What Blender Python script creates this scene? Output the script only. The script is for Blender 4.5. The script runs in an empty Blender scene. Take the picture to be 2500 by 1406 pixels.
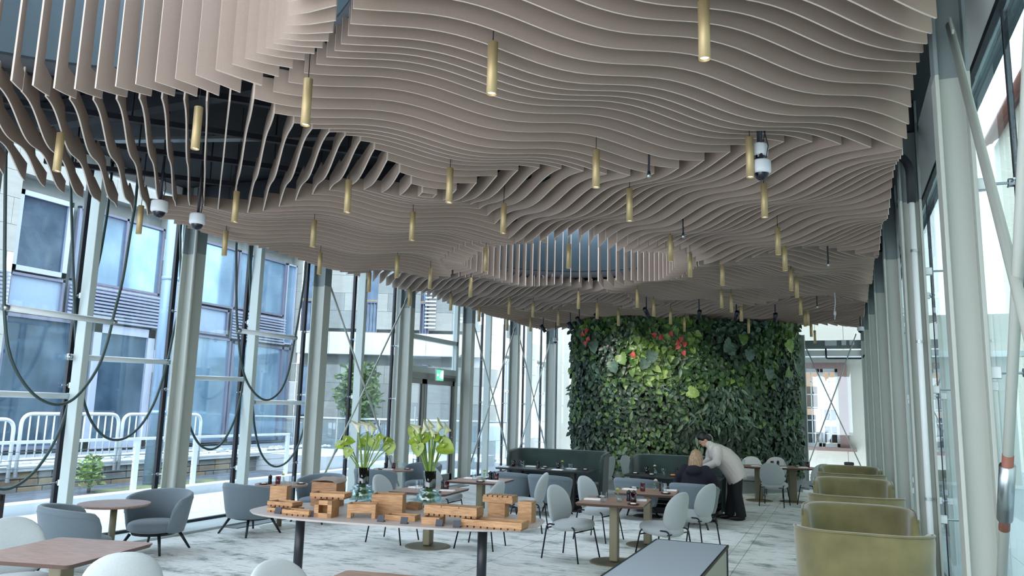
import bpy, bmesh, math, random
from mathutils import Vector, Matrix
random.seed(7)
PI = math.pi
scene = bpy.context.scene
C = scene.collection

# ------------------------------------------------------------------ camera, sky, exposure
FPX = 1870.0
EYE = Vector((0.0, 0.0, 1.75))
_n = Vector((-0.025*FPX, FPX, -295.0)).normalized()
_yv = Vector((800.0, 295.0+0.025*800.0, FPX)).normalized()
_zv = -_n
_xv = _yv.cross(_zv)
RW = Matrix((_xv, _yv, _zv))                      # camera (x right, y down, z forward) -> world
cam_d = bpy.data.cameras.new('camera')
cam = bpy.data.objects.new('camera', cam_d)
C.objects.link(cam)
cam_d.sensor_fit = 'HORIZONTAL'
cam_d.sensor_width = 36.0
cam_d.lens = 36.0*FPX/2500.0
cam_d.clip_start = 0.05
cam_d.clip_end = 300
_r = RW.col[0]; _u = -RW.col[1]; _b = -RW.col[2]
cam.matrix_world = Matrix(((_r[0], _u[0], _b[0], EYE[0]), (_r[1], _u[1], _b[1], EYE[1]), (_r[2], _u[2], _b[2], EYE[2]), (0, 0, 0, 1)))
scene.camera = cam

def ray(px, py):
    return RW @ Vector((px-1250.0, py-703.0, FPX))
def atz(px, py, z):
    d = ray(px, py); return EYE + d*((z-EYE.z)/d.z)
def atx(px, py, x):
    d = ray(px, py); return EYE + d*(x/d.x)
def aty(px, py, y):
    d = ray(px, py); return EYE + d*(y/d.y)

scene.view_settings.view_transform = 'Standard'
scene.view_settings.look = 'None'
scene.view_settings.gamma = 1.0
scene.view_settings.use_curve_mapping = False
scene.view_settings.exposure = 2.4
scene.cycles.max_bounces = 10
scene.cycles.diffuse_bounces = 5
scene.cycles.glossy_bounces = 4
scene.cycles.transmission_bounces = 6
scene.cycles.transparent_max_bounces = 16
scene.cycles.caustics_reflective = False
scene.cycles.caustics_refractive = False
scene.cycles.sample_clamp_indirect = 6.0

# overcast sky: pale cloud, a little bluer high up
w = bpy.data.worlds.new('overcast_sky'); scene.world = w; w.use_nodes = True
nt = w.node_tree; nt.nodes.clear()
out = nt.nodes.new('ShaderNodeOutputWorld'); bg = nt.nodes.new('ShaderNodeBackground')
tc = nt.nodes.new('ShaderNodeTexCoord'); sp = nt.nodes.new('ShaderNodeSeparateXYZ')
rp = nt.nodes.new('ShaderNodeValToRGB'); nz = nt.nodes.new('ShaderNodeTexNoise')
mx = nt.nodes.new('ShaderNodeMixRGB')
rp.color_ramp.elements[0].position = 0.0; rp.color_ramp.elements[0].color = (0.86, 0.93, 1.0, 1)
rp.color_ramp.elements[1].position = 0.9; rp.color_ramp.elements[1].color = (0.74, 0.87, 1.0, 1)
nz.inputs['Scale'].default_value = 2.2; nz.inputs['Detail'].default_value = 5
mx.inputs['Color2'].default_value = (0.95, 0.97, 1.0, 1)
nt.links.new(tc.outputs['Generated'], sp.inputs[0]); nt.links.new(sp.outputs['Z'], rp.inputs['Fac'])
nt.links.new(tc.outputs['Generated'], nz.inputs['Vector'])
nt.links.new(nz.outputs['Fac'], mx.inputs['Fac']); nt.links.new(rp.outputs['Color'], mx.inputs['Color1'])
nt.links.new(mx.outputs['Color'], bg.inputs['Color']); bg.inputs['Strength'].default_value = 1.0
nt.links.new(bg.outputs['Background'], out.inputs['Surface'])

# ------------------------------------------------------------------ materials
def srgb(r, g, b):
    f = lambda c: (c/255/12.92) if c/255 <= 0.04045 else ((c/255+0.055)/1.055)**2.4
    return (f(r), f(g), f(b), 1.0)

def mat(name, col, rough=0.6, metal=0.0, var=0.0, scale=8.0, stretch=(1, 1, 1), bump=0.0, bscale=60.0, col2=None, sheen=0.0, spec=None, coords='Object', lo=0.35, hi=0.65):
    m = bpy.data.materials.new(name); m.use_nodes = True
    n = m.node_tree.nodes; l = m.node_tree.links
    b = n['Principled BSDF']
    b.inputs['Roughness'].default_value = rough; b.inputs['Metallic'].default_value = metal
    if spec is not None: b.inputs['Specular IOR Level'].default_value = spec
    if sheen: b.inputs['Sheen Weight'].default_value = sheen
    if len(col) == 3: col = (*col, 1)
    b.inputs['Base Color'].default_value = col
    if var or col2:
        t = n.new('ShaderNodeTexCoord'); mp = n.new('ShaderNodeMapping'); nz = n.new('ShaderNodeTexNoise'); r = n.new('ShaderNodeValToRGB')
        mp.inputs['Scale'].default_value = stretch
        nz.inputs['Scale'].default_value = scale; nz.inputs['Detail'].default_value = 6
        l.new(t.outputs[coords], mp.inputs[0]); l.new(mp.outputs[0], nz.inputs['Vector']); l.new(nz.outputs['Fac'], r.inputs['Fac'])
        if col2 is None: col2 = tuple(c*(1-var) for c in col[:3])+(1,)
        elif len(col2) == 3: col2 = (*col2, 1)
        r.color_ramp.elements[0].color = col2; r.color_ramp.elements[0].position = lo
        r.color_ramp.elements[1].color = col; r.color_ramp.elements[1].position = hi
        l.new(r.outputs['Color'], b.inputs['Base Color'])
    if bump:
        t = n.new('ShaderNodeTexCoord'); nb = n.new('ShaderNodeTexNoise'); bp = n.new('ShaderNodeBump')
        nb.inputs['Scale'].default_value = bscale; bp.inputs['Strength'].default_value = bump; bp.inputs['Distance'].default_value = 0.02
        l.new(t.outputs[coords], nb.inputs['Vector']); l.new(nb.outputs['Fac'], bp.inputs['Height']); l.new(bp.outputs['Normal'], b.inputs['Normal'])
    return m

def glass(name, tint=(0.9, 0.97, 1.0), refl=0.12, rough=0.0):
    """clear pane: mostly straight transmission plus a fresnel mirror"""
    m = bpy.data.materials.new(name); m.use_nodes = True
    n = m.node_tree.nodes; l = m.node_tree.links; n.clear()
    o = n.new('ShaderNodeOutputMaterial'); t = n.new('ShaderNodeBsdfTransparent'); g = n.new('ShaderNodeBsdfGlossy')
    lw = n.new('ShaderNodeFresnel'); x = n.new('ShaderNodeMixShader'); mu = n.new('ShaderNodeMath')
    t.inputs['Color'].default_value = (*tint, 1); g.inputs['Roughness'].default_value = rough
    g.inputs['Color'].default_value = (0.9, 0.96, 1.0, 1)
    ge = n.new('ShaderNodeNewGeometry'); io = n.new('ShaderNodeMath'); io.operation = 'MULTIPLY_ADD'     # same mirror on both faces of a pane
    io.inputs[1].default_value = 1/1.5-1.5; io.inputs[2].default_value = 1.5
    l.new(ge.outputs['Backfacing'], io.inputs[0]); l.new(io.outputs[0], lw.inputs['IOR']); mu.operation = 'MULTIPLY_ADD'
    mu.inputs[1].default_value = 1.0; mu.inputs[2].default_value = refl
    l.new(lw.outputs['Fac'], mu.inputs[0]); l.new(mu.outputs[0], x.inputs['Fac'])
    l.new(t.outputs[0], x.inputs[1]); l.new(g.outputs[0], x.inputs[2]); l.new(x.outputs[0], o.inputs['Surface'])
    return m

def emit(name, col, s):
    m = bpy.data.materials.new(name); m.use_nodes = True
    b = m.node_tree.nodes['Principled BSDF']; b.inputs['Base Color'].default_value = (*col, 1)
    b.inputs['Emission Color'].default_value = (*col, 1); b.inputs['Emission Strength'].default_value = s
    return m

M = {}
M['felt'] = mat('baffle_felt', srgb(168, 149, 137), 0.9, var=0.10, scale=220, bump=0.15, bscale=400, spec=0.2)
M['felt_edge'] = mat('baffle_cut_edge', srgb(206, 191, 180), 0.8, spec=0.2)
M['dark_steel'] = mat('plenum_dark_paint', srgb(30, 33, 42), 0.6)
M['plenum'] = mat('plenum_soffit', srgb(32, 36, 42), 0.8, var=0.3, scale=2)
M['drum'] = mat('skylight_lining', srgb(112, 136, 152), 0.5, var=0.06, scale=3)
M['black'] = mat('black_gasket', srgb(14, 17, 30), 0.45)
M['column'] = mat('column_paint', srgb(178, 183, 176), 0.45, var=0.06, scale=3, stretch=(1, 1, .2))
M['column_grey'] = mat('column_grey_paint', srgb(126, 136, 138), 0.6, var=0.05, scale=6)
M['fin'] = mat('fin_paint', srgb(196, 208, 206), 0.4)
M['steel'] = mat('stainless_steel', srgb(170, 178, 182), 0.3, 1.0)
M['white_metal'] = mat('white_paint_metal', srgb(235, 240, 242), 0.4)
M['rust'] = mat('primer_red', srgb(140, 88, 74), 0.6)
M['glass'] = glass('wall_glass', (0.90, 0.96, 1.0), 0.02)
M['glass_right'] = glass('wall_glass_right', (0.84, 0.93, 0.94), 0.03)
M['glass_clear'] = glass('tumbler_glass', (0.94, 0.97, 0.98), 0.01)
M['glass_pink'] = glass('pink_tumbler_glass', (0.62, 0.38, 0.42), 0.01)
M['glass_smoke'] = glass('dark_glass', (0.05, 0.10, 0.08), 0.06)
M['glass_vase'] = glass('vase_glass', (0.78, 0.88, 0.88), 0.10)
M['water'] = glass('water', (0.86, 0.93, 0.92), 0.03)
M['brass'] = mat('brushed_brass', srgb(190, 168, 126), 0.48, 0.55, var=0.08, scale=40, stretch=(6, 6, .3))
M['cord'] = mat('black_cord', srgb(12, 12, 14), 0.7)
M['lamp_glow'] = emit('pendant_led', (1.0, 0.93, 0.8), 0.7)
M['cctv'] = mat('camera_white_plastic', srgb(214, 220, 226), 0.45)
M['dome'] = mat('camera_dark_dome', srgb(18, 22, 34), 0.08)
M['spot'] = mat('navy_spotlight', srgb(16, 18, 36), 0.4)
M['fabric'] = mat('light_blue_grey_fabric', srgb(172, 181, 184), 0.9, var=0.06, scale=90, bump=0.12, bscale=500, sheen=0.3)
M['fabric_dark'] = mat('slate_fabric', srgb(108, 122, 132), 0.9, var=0.08, scale=90, bump=0.12, bscale=500, sheen=0.3)
M['chair_leg'] = mat('black_chair_metal', srgb(34, 38, 44), 0.35, 0.6)
M['chair_leg_black'] = mat('black_stained_wood', srgb(18, 22, 30), 0.45)
M['olive'] = mat('olive_velvet', srgb(134, 126, 84), 0.85, col2=srgb(98, 93, 60), scale=3.2, sheen=0.6, lo=0.3, hi=0.7, bump=0.05, bscale=300)
M['dark_green'] = mat('dark_green_velvet', srgb(44, 66, 62), 0.8, col2=srgb(30, 48, 46), scale=3, sheen=0.4)
M['pale_cloth'] = mat('pale_taupe_cloth', srgb(216, 206, 200), 0.8)
M['walnut'] = mat('walnut_tabletop', srgb(168, 138, 122), 0.38, col2=srgb(138, 108, 94), scale=9, stretch=(1, 9, 9))
M['walnut_edge'] = mat('walnut_dark_edge', srgb(84, 62, 54), 0.5)
M['dark_top'] = mat('dark_tabletop', srgb(58, 62, 64), 0.35)
M['pedestal'] = mat('bronze_grey_pedestal', srgb(124, 118, 98), 0.5, 0.3)
M['pedestal_base'] = mat('pale_disc_base', srgb(168, 170, 158), 0.45, 0.3)
M['display_top'] = mat('taupe_tabletop', srgb(194, 185, 182), 0.45, var=0.04, scale=20)
M['display_leg'] = mat('black_table_leg', srgb(26, 32, 40), 0.4)
M['slate'] = mat('slate_card', srgb(52, 56, 68), 0.6)
M['napkin'] = mat('white_linen', srgb(240, 240, 242), 0.9)
M['plate'] = mat('dark_stoneware', srgb(40, 36, 42), 0.4)
M['butter'] = mat('pale_butter', srgb(232, 228, 214), 0.6)
M['grinder'] = mat('black_grinder_wood', srgb(20, 20, 26), 0.3)
M['stem'] = mat('green_stem', srgb(116, 148, 66), 0.5, var=0.2, scale=10)
M['bloom_yellow'] = mat('yellow_green_bloom', srgb(214, 226, 120), 0.7, var=0.15, scale=60)
M['bloom_white'] = mat('white_petal', srgb(236, 234, 214), 0.5)
M['calla'] = mat('calla_petal', srgb(240, 236, 220), 0.45, col2=srgb(200, 208, 150), scale=6)
M['spathe'] = mat('green_spathe', srgb(146, 168, 58), 0.35, col2=srgb(112, 140, 44), scale=14)
M['skin'] = mat('skin', srgb(212, 164, 140), 0.55, var=0.05, scale=20)
M['hair_black'] = mat('black_hair', srgb(22, 18, 20), 0.45, var=0.3, scale=40, stretch=(6, 6, 1))
M['hair_blond'] = mat('blond_hair', srgb(190, 160, 126), 0.5, col2=srgb(112, 84, 64), scale=26, stretch=(5, 5, .5))
M['wool'] = mat('oat_wool', srgb(206, 200, 194), 0.95, var=0.06, scale=60, bump=0.2, bscale=200)
M['navy'] = mat('black_navy_cloth', srgb(18, 19, 32), 0.9, var=0.1, scale=20)
M['trouser'] = mat('black_trouser_cloth', srgb(24, 27, 34), 0.85)
M['shoe'] = mat('black_leather', srgb(14, 14, 18), 0.35)
M['sneaker'] = mat('beige_sneaker', srgb(206, 194, 184), 0.7)
M['counter'] = mat('grey_blue_laminate', srgb(170, 182, 196), 0.35)
M['counter_side'] = mat('grey_laminate_side', srgb(150, 154, 146), 0.4)
M['concrete'] = mat('grey_planter_panel', srgb(132, 140, 142), 0.7, var=0.08, scale=3)
M['soil'] = mat('dark_backing_felt', srgb(16, 22, 16), 0.95)
M['food'] = mat('bread_crust', srgb(206, 140, 70), 0.7, var=0.3, scale=40)
M['juice'] = mat('apple_juice', srgb(216, 190, 130), 0.3)
M['frame_wood'] = mat('dark_framed_wood', srgb(48, 40, 42), 0.5)
M['sign_green'] = emit('exit_sign_green', (0.05, 0.42, 0.2), 0.5)
M['sign_white'] = emit('exit_sign_white', (0.9, 1.0, 0.92), 0.6)

def wood_mat(name, c1, c2):
    return mat(name, c1, 0.5, col2=c2, scale=7, stretch=(1.5, 14, 14), bump=0.05, bscale=30)
M['oak'] = wood_mat('oiled_oak', srgb(190, 148, 106), srgb(158, 116, 78))
M['oak_dark'] = wood_mat('oiled_oak_dark', srgb(160, 118, 80), srgb(126, 88, 58))

# ------------------------------------------------------------------ geometry helpers
def new_bm(): return bmesh.new()

def obj(name, bm, m, parent=None, smooth=False, kind=None):
    me = bpy.data.meshes.new(name)
    bmesh.ops.recalc_face_normals(bm, faces=bm.faces)
    bm.to_mesh(me); bm.free()
    for mm in (m if isinstance(m, (list, tuple)) else [m]): me.materials.append(mm)
    if smooth:
        for p in me.polygons: p.use_smooth = True
    o = bpy.data.objects.new(name, me); C.objects.link(o)
    if parent: o.parent = parent
    if kind: o['kind'] = kind
    return o

def tag(o, label, cat, group=None):
    o['label'] = label; o['category'] = cat
    if group: o['group'] = group
    return o

def thing(name, label, cat, loc=(0, 0, 0), rot=0.0, group=None):
    o = bpy.data.objects.new(name, None); C.objects.link(o)
    o.empty_display_size = 0.1
    o.location = loc; o.rotation_euler = (0, 0, rot)
    return tag(o, label, cat, group)

def struct(name, loc=(0, 0, 0)):
    o = bpy.data.objects.new(name, None); C.objects.link(o); o.location = loc; o['kind'] = 'structure'
    return o

KIDS = {}
def kids(o):
    return list(o.children)
def dup(root, loc, rot, label, group=None):
    r = root.copy(); C.objects.link(r); r.location = loc; r.rotation_euler = (0, 0, rot); r['label'] = label
    if group: r['group'] = group
    for ch in kids(root):
        c = ch.copy(); C.objects.link(c); c.parent = r
        for g in kids(ch):
            d = g.copy(); C.objects.link(d); d.parent = c
    return r

def box(bm, c, s, rz=0.0, bev=0.0, rot=None, mi=0):
    mtx = Matrix.Translation(Vector(c)) @ (rot.to_4x4() if rot else Matrix.Rotation(rz, 4, 'Z')) @ Matrix.Diagonal((s[0], s[1], s[2], 1))
    r = bmesh.ops.create_cube(bm, size=1.0, matrix=mtx)
    vs = r['verts']
    fs = {f for v in vs for f in v.link_faces}
    for f in fs: f.material_index = mi
    if bev:
        es = list({e for v in vs for e in v.link_edges})
        bmesh.ops.bevel(bm, geom=es, offset=bev, segments=2, affect='EDGES', profile=0.5)
    return vs

def beam(bm, a, b, wx, wz, up=(0, 0, 1), mi=0):
    """rectangular bar from a to b; wx across, wz along `up`"""
    a = Vector(a); b = Vector(b); d = (b-a); L = d.length; d.normalize()
    u = Vector(up); s = d.cross(u)
    if s.length < 1e-5: s = d.cross(Vector((1, 0, 0)))
    s.normalize(); u = s.cross(d)
    vs = []
    for p in (a, b):
        for i, j in ((-1, -1), (1, -1), (1, 1), (-1, 1)):
            vs.append(bm.verts.new(p + s*(i*wx/2) + u*(j*wz/2)))
    q = [(0, 1, 2, 3), (7, 6, 5, 4), (0, 4, 5, 1), (1, 5, 6, 2), (2, 6, 7, 3), (3, 7, 4, 0)]
    for f in q:
        ff = bm.faces.new([vs[i] for i in f]); ff.material_index = mi

def tube(bm, pts, r, seg=8, closed=False, caps=True):
    pts = [Vector(p) for p in pts]
    n = len(pts); rings = []
    rr = r if isinstance(r, (list, tuple)) else [r]*n
    ref = None
    for i, p in enumerate(pts):
        if closed: d = pts[(i+1) % n]-pts[i-1]
        else: d = pts[min(i+1, n-1)]-pts[max(i-1, 0)]
        d.normalize()
        if ref is None:
            ref = d.orthogonal().normalized()
        ref = (ref - d*ref.dot(d))
        if ref.length < 1e-5: ref = d.orthogonal()
        ref.normalize()
        s = d.cross(ref)
        rings.append([bm.verts.new(p + (ref*math.cos(2*PI*k/seg)+s*math.sin(2*PI*k/seg))*rr[i]) for k in range(seg)])
    m = n if closed else n-1
    for i in range(m):
        A = rings[i]; B = rings[(i+1) % n]
        for k in range(seg):
            bm.faces.new((A[k], A[(k+1) % seg], B[(k+1) % seg], B[k]))
    if caps and not closed:
        bm.faces.new(rings[0][::-1]); bm.faces.new(rings[-1])
    return rings

def bend(pts, rad, n=5):
    """round the corners of a polyline"""
    pts = [Vector(p) for p in pts]; out_ = [pts[0]]
    for i in range(1, len(pts)-1):
        a, b, c = pts[i-1], pts[i], pts[i+1]
        u = (a-b); v = (c-b); r = min(rad, u.length*.45, v.length*.45)
        p0 = b+u.normalized()*r; p1 = b+v.normalized()*r
        for k in range(n+1):
            t = k/n; out_.append(p0*(1-t)**2 + b*2*t*(1-t) + p1*t*t)
    out_.append(pts[-1]); return out_

def lathe(bm, prof, seg=16, c=(0, 0, 0), cap=True):
    rings = []
    for r, z in prof:
        rings.append([bm.verts.new((c[0]+r*math.cos(2*PI*k/seg), c[1]+r*math.sin(2*PI*k/seg), c[2]+z)) for k in range(seg)])
    for A, B in zip(rings, rings[1:]):
        for k in range(seg):
            bm.faces.new((A[k], A[(k+1) % seg], B[(k+1) % seg], B[k]))
    if cap:
        bm.faces.new(rings[0][::-1]); bm.faces.new(rings[-1])
    return rings

def prism(bm, poly, z0, z1, mi_side=0, mi_cap=0, inset=0.0):
    """vertical prism from an xy polygon; optional inset of the bottom"""
    cx = sum(p[0] for p in poly)/len(poly); cy = sum(p[1] for p in poly)/len(poly)
    lo = [bm.verts.new((cx+(p[0]-cx)*(1-inset), cy+(p[1]-cy)*(1-inset), z0)) for p in poly]
    hi = [bm.verts.new((p[0], p[1], z1)) for p in poly]
    n = len(poly)
    for i in range(n):
        f = bm.faces.new((lo[i], lo[(i+1) % n], hi[(i+1) % n], hi[i])); f.material_index = mi_side
    f = bm.faces.new(hi); f.material_index = mi_cap
    f = bm.faces.new(lo[::-1]); f.material_index = mi_side

def pad(bm, c, rad, n=2.6, nu=20, nv=10, fn=None):
    """superellipsoid cushion"""
    def sg(v, p): return math.copysign(abs(v)**p, v)
    rings = []
    e = 2.0/n
    for j in range(1, nv):
        ph = -PI/2+PI*j/nv
        ring = []
        for i in range(nu):
            th = 2*PI*i/nu
            x = rad[0]*sg(math.cos(ph), e)*sg(math.cos(th), 1.0)
            y = rad[1]*sg(math.cos(ph), e)*sg(math.sin(th), 1.0)
            z = rad[2]*sg(math.sin(ph), e)
            p = Vector((x, y, z))
            if fn: p = fn(p)
            ring.append(bm.verts.new(p+Vector(c)))
        rings.append(ring)
    pb = Vector((0, 0, -rad[2])); pt = Vector((0, 0, rad[2]))
    if fn: pb = fn(pb); pt = fn(pt)
    vb = bm.verts.new(pb+Vector(c)); vt = bm.verts.new(pt+Vector(c))
    for A, B in zip(rings, rings[1:]):
        for k in range(nu): bm.faces.new((A[k], A[(k+1) % nu], B[(k+1) % nu], B[k]))
    for k in range(nu):
        bm.faces.new((vb, rings[0][(k+1) % nu], rings[0][k])); bm.faces.new((vt, rings[-1][k], rings[-1][(k+1) % nu]))

def gridsurf(bm, rows, closed_u=False):
    """quad surface from rows of points"""
    vs = [[bm.verts.new(p) for p in r] for r in rows]
    for A, B in zip(vs, vs[1:]):
        n = len(A)
        for k in range(n if closed_u else n-1):
            bm.faces.new((A[k], A[(k+1) % n], B[(k+1) % n], B[k]))
    return vs

# ------------------------------------------------------------------ ceiling: plenum, skylights and wavy baffles
XC = -3.75; CELL = 4.44; Y1 = 6.55
KW = 2*PI/2.22
def hf(x, y):
    return 3.94 - 0.085*math.cos(KW*(x+3.75))*math.cos(KW*(y-6.55))
HOLES = [(-3.95, 2.08), (-3.75, 10.95)]
RI, RO = 1.62, 1.95
XLEFT, XRIGHT = -7.62, 0.56
YMIN, YMAX = 0.2, 20.3

def ring_slab(name, z0, z1, m, parent):
    """roof slab with the two round skylight openings, built as cells around each opening"""
    bm = new_bm()
    x0, x1 = -8.62, 0.93
    ys = [-1.0, HOLES[0][1]-2.3, HOLES[0][1]+2.3, HOLES[1][1]-2.3, HOLES[1][1]+2.3, 23.2]
    def quad(a, b, c, d): bm.faces.new([bm.verts.new(p) for p in (a, b, c, d)])
    for i in range(5):
        ya, yb = ys[i], ys[i+1]
        if i in (0, 2, 4):
            box(bm, ((x0+x1)/2, (ya+yb)/2, (z0+z1)/2), (x1-x0, yb-ya, z1-z0))
        else:
            hx, hy = HOLES[0 if i == 1 else 1]
            N = 64; R = 2.0
            outer = []
            for k in range(N):
                a = 2*PI*k/N; dx, dy = math.cos(a), math.sin(a)
                t = 1e9
                if dx > 1e-6: t = min(t, (x1-hx)/dx)
                if dx < -1e-6: t = min(t, (x0-hx)/dx)
                if dy > 1e-6: t = min(t, (yb-hy)/dy)
                if dy < -1e-6: t = min(t, (ya-hy)/dy)
                outer.append((hx+dx*t, hy+dy*t))
            inner = [(hx+R*math.cos(2*PI*k/N), hy+R*math.sin(2*PI*k/N)) for k in range(N)]
            for k in range(N):
                j = (k+1) % N
                quad((*inner[k], z0), (*inner[j], z0), (*outer[j], z0), (*outer[k], z0))
                quad((*inner[k], z1), (*inner[j], z1), (*outer[j], z1), (*outer[k], z1))
            # fill the corners of the bay
            for (cx, cy) in ((x0, ya), (x1, ya), (x1, yb), (x0, yb)):
                ang = math.atan2(cy-hy, cx-hx) % (2*PI); k = int(ang/(2*PI)*N) % N; j = (k+1) % N
                for z in (z0, z1):
                    bm.faces.new([bm.verts.new((*outer[k], z)), bm.verts.new((cx, cy, z)), bm.verts.new((*outer[j], z))])
    return obj(name, bm, m, parent)

ceiling = struct('ceiling')
ring_slab('roof_slab', 4.78, 5.02, M['plenum'], ceiling)
for hx, hy in HOLES:
    bm = new_bm()
    N = 64
    a = [bm.verts.new((hx+2.0*math.cos(2*PI*k/N), hy+2.0*math.sin(2*PI*k/N), 4.20)) for k in range(N)]
    b = [bm.verts.new((hx+2.0*math.cos(2*PI*k/N), hy+2.0*math.sin(2*PI*k/N), 5.6)) for k in range(N)]
    c = [bm.verts.new((hx+2.12*math.cos(2*PI*k/N), hy+2.12*math.sin(2*PI*k/N), 4.20)) for k in range(N)]
    d = [bm.verts.new((hx+2.12*math.cos(2*PI*k/N), hy+2.12*math.sin(2*PI*k/N), 5.6)) for k in range(N)]
    for k in range(N):
        j = (k+1) % N
        bm.faces.new((a[k], a[j], b[j], b[k])); bm.faces.new((c[k], d[k], d[j], c[j]))
        bm.faces.new((a[k], c[k], c[j], a[j])); bm.faces.new((b[k], b[j], d[j], d[k]))
    obj('skylight_drum', bm, M['drum'], ceiling, True)
    bm = new_bm()
    bm.faces.new([bm.verts.new((hx+2.12*math.cos(2*PI*k/N), hy+2.12*math.sin(2*PI*k/N), 5.62)) for k in range(N)])
    obj('skylight_glass', bm, M['glass'], ceiling)
    bm = new_bm(); lathe(bm, [(2.0, 4.10), (2.07, 4.10), (2.07, 4.22), (2.0, 4.22), (2.0, 4.10)], 64, (hx, hy, 0), cap=False)
    obj('skylight_rim', bm, M['dark_steel'], ceiling, True)

TH = 0.012
def baffle_mesh(P0, P1, name, parent, bm=None):
    """upright board from P0 to P1 (plan points) with a wavy lower edge and a stepped top"""
    a = Vector((P0[0], P0[1])); b = Vector((P1[0], P1[1])); L = (b-a).length
    if L < 0.05: return None
    d = (b-a)/L; nrm = Vector((-d.y, d.x))*(TH/2)
    n = max(2, int(L/0.09)+1)
    own = bm is None
    if own: bm = new_bm()
    rows = []
    for i in range(n+1):
        s = L*i/n; p = a+d*s; z = hf(p.x, p.y)
        sc = (math.floor(s/0.66)+0.5)*0.66; pc = a+d*min(sc, L)
        zt = max(hf(pc.x, pc.y)+0.17, z+0.10)
        rows.append([bm.verts.new((p.x-nrm.x, p.y-nrm.y, z)), bm.verts.new((p.x+nrm.x, p.y+nrm.y, z)),
                     bm.verts.new((p.x+nrm.x, p.y+nrm.y, zt)), bm.verts.new((p.x-nrm.x, p.y-nrm.y, zt))])
    for A, B in zip(rows, rows[1:]):
        for k in range(4):
            f = bm.faces.new((A[k], A[(k+1) % 4], B[(k+1) % 4], B[k])); f.material_index = 1 if k in (0, 2) else 0
    f = bm.faces.new(rows[0][::-1]); f.material_index = 1
    f = bm.faces.new(rows[-1]); f.material_index = 1
    if own:
        return obj(name, bm, [M['felt'], M['felt_edge']], parent)

def collar_mesh(Pi, Po, parent):
    """L-shaped board round a skylight: tall arm at the opening, short foot outwards"""
    a = Vector((Pi[0], Pi[1])); b = Vector((Po[0], Po[1])); L = (b-a).length
    if L < 0.06: return None
    d = (b-a)/L; nrm = Vector((-d.y, d.x))*(TH/2)
    arm = 0.135
    ss = [0.0, arm, arm, arm, L]
    def P(s, z, side):
        p = a+d*s; return (p.x+nrm.x*side, p.y+nrm.y*side, z)
    def zb(s):
        p = a+d*s; return hf(p.x, p.y)
    bm = new_bm()
    outl = [(0, zb(0)), (arm, zb(arm)), (L, zb(L)), (L, zb(L)+0.14), (arm, zb(arm)+0.20), (arm, 5.35), (0, 5.35)]
    A = [bm.verts.new(P(s, z, -1)) for s, z in outl]; B = [bm.verts.new(P(s, z, 1)) for s, z in outl]
    for V, rev in ((A, True), (B, False)):
        for q in ((0, 1, 4, 5, 6), (1, 2, 3, 4)):
            vv = [V[i] for i in q]
            bm.faces.new(vv[::-1] if rev else vv)
    n = len(outl)
    for i in range(n):
        f = bm.faces.new((A[i], A[(i+1) % n], B[(i+1) % n], B[i])); f.material_index = 1
    return obj('collar_fin', bm, [M['felt'], M['felt_edge']], parent)

regular = []; collars = []
for yc in (Y1-2*CELL, Y1, Y1+2*CELL, Y1+4*CELL):
    for sx in (-1, 1):
        for sy in (-1, 1):
            for j in range(40):
                cc = 0.105+0.22*j
                step = 0.01; N = int(min(cc, CELL)/step)
                cur = None; runs = []
                for i in range(N+1):
                    u = min(i*step, cc)
                    x = XC+sx*(cc-u); y = yc+sy*u
                    st = None
                    if XLEFT <= x <= XRIGHT and YMIN <= y <= YMAX:
                        r = min(math.hypot(x-h[0], y-h[1]) for h in HOLES)
                        if r >= RO: st = 'r'
                        elif RI <= r < RO-0.035: st = 'c'
                    if cur and cur[0] == st: cur[2] = (x, y)
                    else:
                        if cur and cur[0]: runs.append(cur)
                        cur = [st, (x, y), (x, y)]
                if cur and cur[0]: runs.append(cur)
                for st, p, q in runs:
                    if st == 'r':
                        if math.hypot(p[0]-q[0], p[1]-q[1]) > 0.06: regular.append((p, q))
                    if st == 'r':
                        for e in (p, q):
                            for hh in HOLES:
                                if abs(math.hypot(e[0]-hh[0], e[1]-hh[1])-RO) < 0.02:
                                    an = math.atan2(e[1]-hh[1], e[0]-hh[0]); pi_ = (hh[0]+RI*math.cos(an), hh[1]+RI*math.sin(an)); ph = an
                                    if hh is HOLES[0] and e[1] > hh[1]: ph += max(-0.62, min(0, (an-2.4)*.9))
                                    collars.append((pi_, (pi_[0]+.30*math.cos(ph), pi_[1]+.30*math.sin(ph))))
                    elif False:
                        rp, rq = [min(math.hypot(t[0]-h[0], t[1]-h[1]) for h in HOLES) for t in (p, q)]
                        if min(rp, rq) < RI+0.04 and max(rp, rq) > RO-0.10:
                            collars.append((p, q) if rp < rq else (q, p))
def weight(pq):
    p, q = pq; L = math.hypot(p[0]-q[0], p[1]-q[1]); mx_, my_ = (p[0]+q[0])/2, (p[1]+q[1])/2
    wgt = L/(math.hypot(mx_, my_)+0.1)
    return wgt if my_ > 2.0 else wgt*0.1
regular.sort(key=weight, reverse=True)
for p, q in regular[:300]: baffle_mesh(p, q, 'baffle', ceiling)
bm = new_bm()
for p, q in regular[300:]: baffle_mesh(p, q, None, None, bm)
obj('far_baffles', bm, [M['felt'], M['felt_edge']], ceiling, kind='stuff')
for p, q in collars: collar_mesh(p, q, ceiling)

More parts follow.
